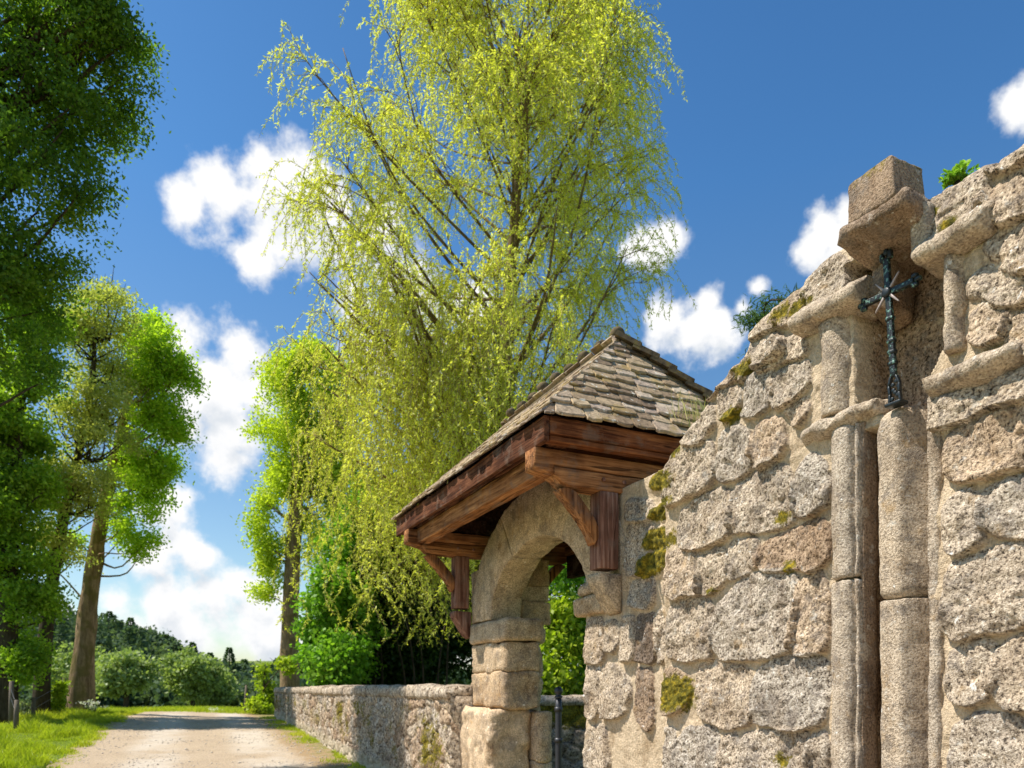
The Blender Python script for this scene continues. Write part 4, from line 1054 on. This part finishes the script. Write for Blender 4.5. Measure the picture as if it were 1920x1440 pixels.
tree('hazel_bush', 'bright green hazel bush growing over the low wall beside the poplar', 'bush',
     [(*at(640, 1400, 17)[:2], 0), q(640, 1250, 17), q(645, 1100, 17)], [.09, .07, .02],
     [bl(640, 1170, 16.5, 68, 110, 330), bl(625, 1240, 15.6, 55, 60, 170), bl(670, 1030, 17, 60, 100, 220), bl(690, 930, 17.5, 55, 60, 90), bl(600, 1230, 16.4, 35, 60, 70)],
     50, .14, .10, M['leaf_hazel'], M['bark_dark'], 60, 9, parts=('stems', 'foliage'), aspect=.8)
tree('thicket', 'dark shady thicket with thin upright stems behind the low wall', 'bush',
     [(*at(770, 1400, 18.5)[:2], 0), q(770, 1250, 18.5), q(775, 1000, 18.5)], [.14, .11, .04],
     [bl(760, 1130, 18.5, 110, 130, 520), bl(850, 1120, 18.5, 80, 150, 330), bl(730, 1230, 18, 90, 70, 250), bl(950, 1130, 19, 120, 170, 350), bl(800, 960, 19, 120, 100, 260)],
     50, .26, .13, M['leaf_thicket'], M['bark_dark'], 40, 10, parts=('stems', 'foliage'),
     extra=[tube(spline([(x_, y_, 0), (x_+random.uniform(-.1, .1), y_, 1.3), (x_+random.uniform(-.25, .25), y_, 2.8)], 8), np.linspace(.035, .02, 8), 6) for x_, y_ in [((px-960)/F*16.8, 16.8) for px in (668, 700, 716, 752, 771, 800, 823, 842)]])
tree('lime_shrub', 'bright lime green shrub seen through the arch behind the iron post', 'bush',
     [(.60, 11.0, 0), (.60, 11.0, .8), (.62, 11.0, 1.6)], [.06, .05, .02],
     [(.62, 10.95, 1.4, .36, .3, .9, 130), (.50, 10.95, .9, .42, .3, .5, 70), (.66, 11., 2.1, .22, .25, .5, 44)], 40, .11, .08, M['leaf_lime'], M['bark_dark'], 20, 12, parts=('stems', 'foliage'), aspect=.7)
tree('hedge_shrub', 'mid green shrub seen at the right side of the arch opening', 'bush',
     [(1.12, 11.3, 0), (1.12, 11.3, 1.), (1.15, 11.3, 2.2)], [.07, .05, .02],
     [(1.12, 11.3, 1.5, .42, .4, 1.5, 150), (.98, 11.3, 2.7, .42, .4, .8, 80)], 42, .14, .08, M['leaf_hazel'], M['bark_dark'], 30, 13, parts=('stems', 'foliage'), aspect=.6)
pp = at(1440, 590, 9.5)
tree('pine_tree', 'dark pine crown just showing over the top of the tall stone wall', 'tree',
     [(pp[0]+.1, 9.5, 0), (pp[0]+.1, 9.5, 3), (pp[0]+.1, 9.5, 5.7)], [.16, .12, .03],
     [(pp[0]+.10, 9.5, pp[2]-.25, .42, .4, .45, 60), (pp[0]+.2, 9.5, pp[2]-1.2, .8, .8, .8, 110)], 60, .09, .10, M['leaf_pine'], M['bark_dark'], 40, 14, aspect=.16)
tree('grey_bush', 'small grey green bush by the fence at the far left', 'bush',
     [on_ground(at(62, 1350, 19.)), q(62, 1335, 19), q(62, 1322, 19)], [.05, .04, .02], [bl(62, 1338, 19, 32, 22, 110)], 40, .1, .09, M['leaf_grey'], M['bark_dark'], 12, 15, parts=('stems', 'foliage'))
tree('sapling', 'yellow green sapling growing at the far end of the low wall', 'sapling',
     [on_ground(at(494, 1345, 23.)), q(494, 1300, 23), q(497, 1245, 23)], [.035, .03, .01], [bl(494, 1290, 23, 17, 46, 46), bl(482, 1325, 22.8, 20, 18, 26), bl(540, 1255, 22.5, 14, 22, 16)], 26, .13, .13, M['leaf_lime'], M['bark_dark'], 10, 16, parts=('stems', 'foliage'))
for k, (px, py, rx, rz, lab) in enumerate(((235, 1258, 46, 36, 'round pale green tree in the far field close to the leaning trunk'), (360, 1256, 46, 40, 'broad round green tree in the middle of the far field'), (395, 1290, 34, 30, 'small round tree half hidden behind the broad one in the field'), (152, 1262, 60, 50, 'round dark green tree behind the base of the leaning trunk'))):
    Y = 52+k*3
    tree('field_tree', lab, 'tree', [on_ground(at(px, 1335, Y)), q(px+2, 1305, Y), q(px, py, Y)], [.22, .17, .06],
         [bl(px, py, Y, rx, rz, 150), bl(px+rx*.5, py+14, Y, rx*.6, rz*.7, 60), bl(px-rx*.5, py+10, Y, rx*.6, rz*.7, 60), bl(px, py+rz*.7, Y, rx*.8, rz*.6, 70)], 34, .3, .30, M['leaf_far'], M['bark_dark'], 12, 20+k, group='round trees in the field beyond the road', aspect=.7, sides=8)

# conifers and forest on the hill
def conifer_pts(base, H, R, n, rg):
    f = rg.uniform(.06, 1, n)**.9; z = f*H; tier = .72+.28*np.abs(np.sin(f*H*2.2))
    r = R*(1-f)**.8*tier*rg.uniform(.25, 1, n)**.5; a = rg.uniform(0, 6.28, n)
    p_ = np.stack([r*np.cos(a), r*np.sin(a), z-.18*r], -1)+base
    d = np.stack([np.cos(a), np.sin(a), rg.uniform(-.5, .15, n)], -1)
    return p_, d
rg = np.random.default_rng(44)
for k, (px, py, Y, R, lab) in enumerate(((312, 1190, 112, 2.4, 'dark conifer at the edge of the wooded hill'), (430, 1214, 115, 2.0, 'pointed lone spruce standing above the low tree line'), (361, 1204, 118, 1.9, 'narrow spruce halfway along the wooded slope'),
                                         (245, 1158, 116, 2.6, 'broad conifer near the top of the wooded hill'), (458, 1236, 110, 1.7, 'short spruce at the low end of the tree line'), (394, 1224, 116, 1.7, 'slim spruce between the two taller ones'), (205, 1146, 117, 2.5, 'conifer topping the hill next to the leaning trunk'))):
    top = at(px, py, Y); g0 = float(ground_z(top[0], Y)); H = top[2]-g0
    th = thing('spruce_tree', lab, 'tree', (top[0], Y, g0), 'spruces on the distant hill')
    mk('trunk', *tube([(top[0], Y, g0-.2), (top[0], Y, g0+H*.5), (top[0], Y, g0+H*.97)], [.25, .15, .04], 6), M['bark_dark'], th)
    p_, d = conifer_pts(np.array([top[0], Y, g0]), H, R, 1500, rg)
    leaf_mesh('crown', p_, d, rg.uniform(.3, .55, len(p_)), rg.uniform(.12, .22, len(p_)), M['leaf_pine'], th, None, rg)
PT = []; DD = []; RR = []
outl = np.array([(-260, 1110), (0, 1120), (90, 1125), (185, 1138), (215, 1152), (250, 1168), (285, 1178), (330, 1196), (350, 1222), (400, 1236), (455, 1244), (520, 1244), (640, 1240), (900, 1238), (1300, 1240)])
for k in range(480):
    px = rg.uniform(-150, 620) if k < 400 else rg.uniform(560, 1300); Y = rg.uniform(84, 135); lim = np.interp(px, outl[:, 0], outl[:, 1])
    x = (px-960)/F*Y; g0 = float(ground_z(x, Y)); H = min(rg.uniform(5, 9.5), EYE+(1292-lim-rg.uniform(0, 14))/F*Y-g0)
    if H < 2.2: continue
    if rg.random() < .55: p_, d = conifer_pts(np.array([x, Y, g0]), H, rg.uniform(1.3, 2.2), 420, rg)
    else:
        R = min(H*.42, rg.uniform(1.8, 3.2)); c = unit(rg.normal(size=(46, 3)))*rg.uniform(.4, 1, (46, 1))*np.array([R, R, H*.48])+np.array([x, Y, g0+H*.52])
        p_ = np.repeat(c, 10, 0)+rg.normal(size=(460, 3))*.36; d = rg.normal(size=p_.shape)
    PT.append(p_); DD.append(d); RR.append(np.clip(rg.uniform(0, 1)*.7+rg.uniform(0, .3, len(p_)), 0, 1))
for k in range(150):
    px = rg.uniform(60, 620); Y = rg.uniform(60, 84); x = (px-960)/F*Y; g0 = float(ground_z(x, Y)); H = rg.uniform(1.3, 2.9); Rr = rg.uniform(.9, 1.7)
    c = unit(rg.normal(size=(36, 3)))*rg.uniform(.3, 1, (36, 1))*np.array([Rr, Rr, H*.5])+np.array([x, Y, g0+H*.45])
    p_ = np.repeat(c, 11, 0)+rg.normal(size=(396, 3))*.25; PT.append(p_); DD.append(rg.normal(size=p_.shape)); RR.append(np.clip(rg.uniform(.2, 1)*.7+rg.uniform(0, .3, len(p_)), 0, 1))
PT = np.concatenate(PT); DD = np.concatenate(DD)
o = leaf_mesh('forest', PT, DD, rg.uniform(.35, .75, len(PT)), rg.uniform(.22, .45, len(PT)), M['leaf_forest'], None, np.concatenate(RR), rg)
tag(o, 'dark mixed wood covering the distant hillside', 'forest', kind='stuff')

# ------------------------------------------------------------------ fence, ivy, flowers
fence = thing('wire_fence', 'wire fence on weathered wooden posts along the grass verge at the left', 'fence', on_ground(at(119, 1345, 19)))
fp = []
for px, Y, hgt in ((20, 16.2, .95), (62, 17.4, .55), (119, 19.2, 1.0), (30, 15.2, .6)):
    x = (px-960)/F*Y; g0 = float(ground_z(x, Y)); fp.append((x, Y, g0+hgt*.85))
    v, f = tube([(x, Y, g0-.2), (x+.01, Y, g0+hgt*.5), (x+.02, Y, g0+hgt)], [.05, .048, .044], 8); mk('post', rough(v, .008, 9., 0, 1., int(px)), f, M['post_wood'], fence)
fps = sorted(fp, key=lambda a: a[1])
for dz in (0, -.25):
    mk('wire', *tube([(a_[0], a_[1], a_[2]+dz*.8) for a_ in fps]+[(-12.4, 21, 1.0+dz)], [.006]*5, 4), M['iron'], fence)
x, Y = (459-960)/F*23.3, 23.3; g0 = float(ground_z(x, Y))
v, f = tube([(x, Y, g0-.2), (x+.02, Y, g0+.4), (x+.05, Y, g0+.88)], [.045, .043, .04], 8)
tag(mk('fence_post', rough(v, .006, 9., 0, 1., 3), f, M['post_wood']), 'thin wooden stake standing at the far end of the road', 'fence post')
tree('ivy', 'yellow green ivy climbing the fence post by the leaning trunk', 'ivy', [on_ground(at(110, 1350, 18.9)), q(110, 1320, 18.9), q(112, 1285, 18.9)], [.02, .018, .01],
     [bl(110, 1318, 18.9, 11, 34, 70), bl(116, 1290, 18.9, 8, 10, 16)], 16, .07, .085, M['leaf_lime'], M['bark_dark'], 8, 33, parts=('stems', 'foliage'), aspect=.8)
for px, py, Y, lab in ((177, 1322, 19.6, 'white flowering weeds beside the foot of the leaning trunk'), (405, 1333, 23.4, 'white flowering weeds at the far edge of the road')):
    c = at(px, py, Y); g0 = float(ground_z(c[0], Y)); th = thing('wildflowers', lab, 'flowers', (c[0], Y, g0), 'white flowering weeds')
    st = []; heads = []
    for k in range(14):
        e_ = np.array([c[0]+rg.normal()*.13, Y+rg.normal()*.13, c[2]+rg.uniform(-.12, .12)]); st.append(tube([(c[0]+rg.normal()*.05, Y, g0-.05), (c[0]*.5+e_[0]*.5, Y, g0*.4+e_[2]*.6), e_], [.008, .006, .004], 4)); heads.append(e_)
    v, f = join(st); mk('stems', v, f, M['leaf_dark'], th)
    hp = np.repeat(np.array(heads), 26, 0)+rg.normal(size=(26*14, 3))*np.array([.05, .05, .018])
    leaf_mesh('foliage', hp, rg.normal(size=hp.shape), .035, .03, M['petal'], th, None, rg)  # white flower heads of all the stems, in one mesh
# weed on the wall, dry tuft on the roof corner
c = W(-2.76, .03, 3.05)
th = thing('fern', 'small bright green fern sprouting on top of the tall wall', 'plant', c)
pts = []; dr = []
for k in range(22):
    az = rg.uniform(0, 6.28); ln = rg.uniform(.035, .095); ez = rg.uniform(.5, 1.3)
    for s in np.linspace(.15, 1, 12):
        p_ = c+np.array([math.cos(az)*math.cos(ez)*ln*s, math.sin(az)*math.cos(ez)*ln*s, math.sin(ez)*ln*s-.03*s*s-.01])
        for sd in (-1, 1): pts.append(p_); dr.append((math.cos(az+sd*1.1), math.sin(az+sd*1.1), .25))
leaf_mesh('fronds', np.array(pts), np.array(dr), .022, .011, M['leaf_hazel'], th, None, rg)
mk('root', *tube([c-ZV*.06, c+ZV*.0], [.02, .01], 6), M['bark_dark'], th)
def blades(pos, h, w, rg, lean=.35):
    n = len(pos); a = rg.uniform(0, 6.28, n); sd = np.stack([np.cos(a), np.sin(a), a*0], -1)*np.asarray(w).reshape(-1, 1)*.5
    la_ = rg.uniform(0, 6.28, n); le = np.stack([np.cos(la_), np.sin(la_), la_*0], -1)*(np.asarray(h)*rg.uniform(.1, lean*2, n))[:, None]
    up = np.asarray(h)[:, None]*ZV[None]
    p1 = pos+up*.55+le*.3; p2 = pos+up+le
    v = np.stack([pos-sd, pos+sd, p1+sd*.7, p2, p1-sd*.7], 1).reshape(-1, 3)
    return v, np.arange(5*n).reshape(n, 5)
tb = W(RNG.uniform(-.66, -.45, 90), RNG.uniform(-.75, -.35, 90), 2.86+RNG.uniform(0, .12, 90))
v, f = blades(tb, RNG.uniform(.08, .22, 90), np.full(90, .006), RNG, .3)
tag(mk('grass_tuft', v, f, M['dry_grass'], None, {'rnd': np.repeat(RNG.uniform(0, 1, 90), 5)}, False), 'dry pale grass tuft growing where the slate roof meets the tall wall', 'grass tuft')
npb = 9000; yb = 7.5+12*RNG.uniform(0, 1, npb)**1.6; ub = RNG.uniform(0, 1, npb); xb = road_left(yb)+ub*(wall_line(yb)-road_left(yb))
kp = (fbm(np.stack([xb, yb, yb*0], -1), 1.3, 3, 12)+1.6*np.abs(ub-.48) > RNG.uniform(-.2, 1.0, npb)); xb, yb = xb[kp], yb[kp]
rb = RNG.gamma(2., .0032, len(xb))+.004; ob = np.array([[1, 0, 0], [0, 1, 0], [-1, 0, 0], [0, -1, 0], [0, 0, .7], [0, 0, -.7]])
pv = np.stack([xb, yb, ground_z(xb, yb)+.004+rb*.25], -1)[:, None, :]+ob[None]*rb[:, None, None]*RNG.uniform(.6, 1.3, (len(xb), 6, 1))
fb = np.array([[0, 1, 4], [1, 2, 4], [2, 3, 4], [3, 0, 4], [1, 0, 5], [2, 1, 5], [3, 2, 5], [0, 3, 5]])
tag(mk('gravel', pv.reshape(-1, 3), (fb[None]+6*np.arange(len(xb))[:, None, None]).reshape(-1, 3), mat_simple('loose gravel', (.50, .43, .35), .95, .1, 0, 9., .3), None, None, False), 'loose gravel scattered over the road', 'gravel', kind='stuff')
# grass of the verges
n = 90000; gy_ = 9.5+15*RNG.uniform(0, 1, n)**1.25; off = RNG.gamma(1.6, 1.3, n); gx_ = road_left(gy_)-off+.35+np.interp(gy_, ry, wob)
# a little along the foot of the walls and beyond the crest
n2 = 9000; y2 = RNG.uniform(8.5, 22, n2); x2 = wall_line(y2)-np.abs(RNG.normal(0, .22, n2))-.02
keep = fbm(np.stack([x2, y2, y2*0], -1), 1.6, 3, 6) > .08
n3 = 16000; y3 = RNG.uniform(22.6, 27, n3); x3 = RNG.uniform(-14.5, -6, n3)
px_ = np.concatenate([gx_, x2[keep], x3]); py_ = np.concatenate([gy_, y2[keep], y3])
tuft = np.clip(fbm(np.stack([gx_, gy_, gy_*0], -1), 2.3, 3, 19)*2.2+.55, .25, 1.9)
hh = np.concatenate([RNG.uniform(.05, .16, n)*(.55+.5*np.clip(off/1.2, 0, 1))*tuft, RNG.uniform(.03, .09, keep.sum()), RNG.uniform(.06, .2, n3)])
pos = np.stack([px_, py_, ground_z(px_, py_)-.01], -1)
v, f = blades(pos, hh, RNG.uniform(.008, .016, len(pos)), RNG, .4)
cl = np.clip(.5+.6*fbm(pos, .8, 3, 9)+RNG.uniform(-.25, .25, len(pos)), 0, 1)
tag(mk('grass', v, f, M['grass'], None, {'rnd': np.repeat(cl, 5)}, False), 'sunlit green grass along the verge of the road', 'grass', kind='stuff')

# ------------------------------------------------------------------ light, sky, camera
EL = math.radians(58); hx, hy = -.9998, -.021
sv = Vector((hx*math.cos(EL), hy*math.cos(EL), math.sin(EL))).normalized()
sl = bpy.data.lights.new('sun', 'SUN'); sl.energy = 5.0; sl.angle = math.radians(.5); sl.color = (1, .945, .86)
so = bpy.data.objects.new('sun', sl); C.objects.link(so); so.rotation_euler = sv.to_track_quat('Z', 'Y').to_euler(); so.location = (0, 0, 30)
wd = bpy.data.worlds.new('World'); bpy.context.scene.world = wd; wd.use_nodes = True
wd.node_tree.nodes.clear(); t = NT(wd.node_tree)
out = t.node('ShaderNodeOutputWorld'); bg = t.node('ShaderNodeBackground'); t.link(bg.outputs[0], out.inputs[0])
sky = t.node('ShaderNodeTexSky'); sky.sky_type = 'NISHITA'; sky.sun_disc = False; sky.sun_elevation = EL; sky.sun_rotation = math.atan2(hx, hy)
sky.air_density = 1.0; sky.dust_density = .8; sky.ozone_density = 2.2
hs = t.node('ShaderNodeHueSaturation'); hs.inputs['Saturation'].default_value = 1.12; hs.inputs['Value'].default_value = 1.0; t.link(sky.outputs[0], hs.inputs['Color'])
sx_ = t.node('ShaderNodeSeparateXYZ'); t.link(t.node('ShaderNodeTexCoord').outputs['Generated'], sx_.inputs[0])
skc = t.mix(1., hs.outputs[0], t.ramp(sx_.outputs[2], [(.05, (1.25, 1.22, 1.08)), (.30, (.95, 1.08, 1.08)), (.55, (.60, .98, 1.16)), (.75, (.50, .86, 1.06))]), 'MULTIPLY')
dirv = t.node('ShaderNodeTexCoord').outputs['Generated']
nrm = t.node('ShaderNodeVectorMath', operation='NORMALIZE'); t.link(dirv, nrm.inputs[0]); dv = nrm.outputs[0]
CL = [(350,378,48),(420,372,70),(500,365,88),(490,325,58),(560,370,95),(600,420,85),(530,420,80),(480,485,52),(540,440,75),(630,390,62),(700,420,60),(760,520,75),(680,570,55),(810,690,75),(700,670,65),(880,570,45),
      (1238,458,50),(1200,470,40),(1250,605,50),(1300,622,60),(1345,612,50),(1330,562,28),(1550,432,48),(1528,462,36),(1590,400,34),(1575,470,42),(1905,200,36),(1935,185,42),
      (350,640,50),(460,662,60),(400,730,82),(420,820,78),(350,800,55),(480,720,66),(340,700,55),(310,960,60),(330,1012,58),(290,1042,48),(370,1042,38),
      (220,1130,44),(300,1140,66),(400,1130,78),(470,1150,78),(440,1100,46),(350,1180,78),(500,1200,80),(250,1190,66),(100,1180,80),(700,1180,110),(900,1150,100),(1100,1180,110),(1420,540,22),(1390,575,26),
      (-300,700,160),(-500,300,150),(2300,900,160),(2500,500,140),(-800,1000,200)]
def field(vec):
    acc = None
    for px, py, r in CL:
        d = np.array([(px-960)/F, 1., (1292-py)/F]); ln = np.linalg.norm(d); d = d/ln
        ds = t.node('ShaderNodeVectorMath', operation='DISTANCE'); t.link(vec, ds.inputs[0]); ds.inputs[1].default_value = d
        v = t.math('MULTIPLY_ADD', ds.outputs['Value'], -1/(r/F/ln*1.22), 1.)
        acc = v if acc is None else t.math('SMOOTH_MAX', acc, v, .25)
    return acc
def cloud_noise(vec): return t.noise(vec, 19., 10, .6, 0.)
f0 = t.math('ADD', t.math('MAXIMUM', field(dv), -1.), t.math('MULTIPLY', t.math('SUBTRACT', cloud_noise(dv), .5), 2.1))
mask = t.smooth(f0, .02, .66)
up = t.node('ShaderNodeVectorMath', operation='ADD'); t.link(dv, up.inputs[0]); up.inputs[1].default_value = (-.006, 0, .028)
f1 = t.math('ADD', t.math('MAXIMUM', field(up.outputs[0]), -1.), t.math('MULTIPLY', t.math('SUBTRACT', cloud_noise(up.outputs[0]), .5), 2.1))
sh_ = t.smooth(t.math('SUBTRACT', f1, t.math('MULTIPLY', f0, .25)), -.1, 1.1)
cc = t.ramp(sh_, [(0, (7.6, 7.55, 7.45)), (.5, (6.9, 6.95, 7.05)), (1, (4.9, 5.3, 5.8))])
colr = t.mix(mask, skc, cc)
t.link(colr, bg.inputs[0]); bg.inputs[1].default_value = .10

cam = bpy.data.cameras.new('camera'); co = bpy.data.objects.new('camera', cam); C.objects.link(co); bpy.context.scene.camera = co
co.location = (0, 0, EYE); co.rotation_euler = (math.pi/2, 0, 0)
cam.sensor_width = 36; cam.lens = 36*F/1920; cam.shift_y = (1292-720)/1920; cam.clip_start = .05; cam.clip_end = 2000
cam.dof.use_dof = True; cam.dof.focus_distance = 3.4; cam.dof.aperture_fstop = 4.
sc = bpy.context.scene
sc.view_settings.view_transform = 'Standard'; sc.view_settings.look = 'None'; sc.view_settings.exposure = .5; sc.view_settings.gamma = 1
sc.cycles.max_bounces = 6; sc.cycles.diffuse_bounces = 3; sc.cycles.transmission_bounces = 4; sc.cycles.use_denoising = True
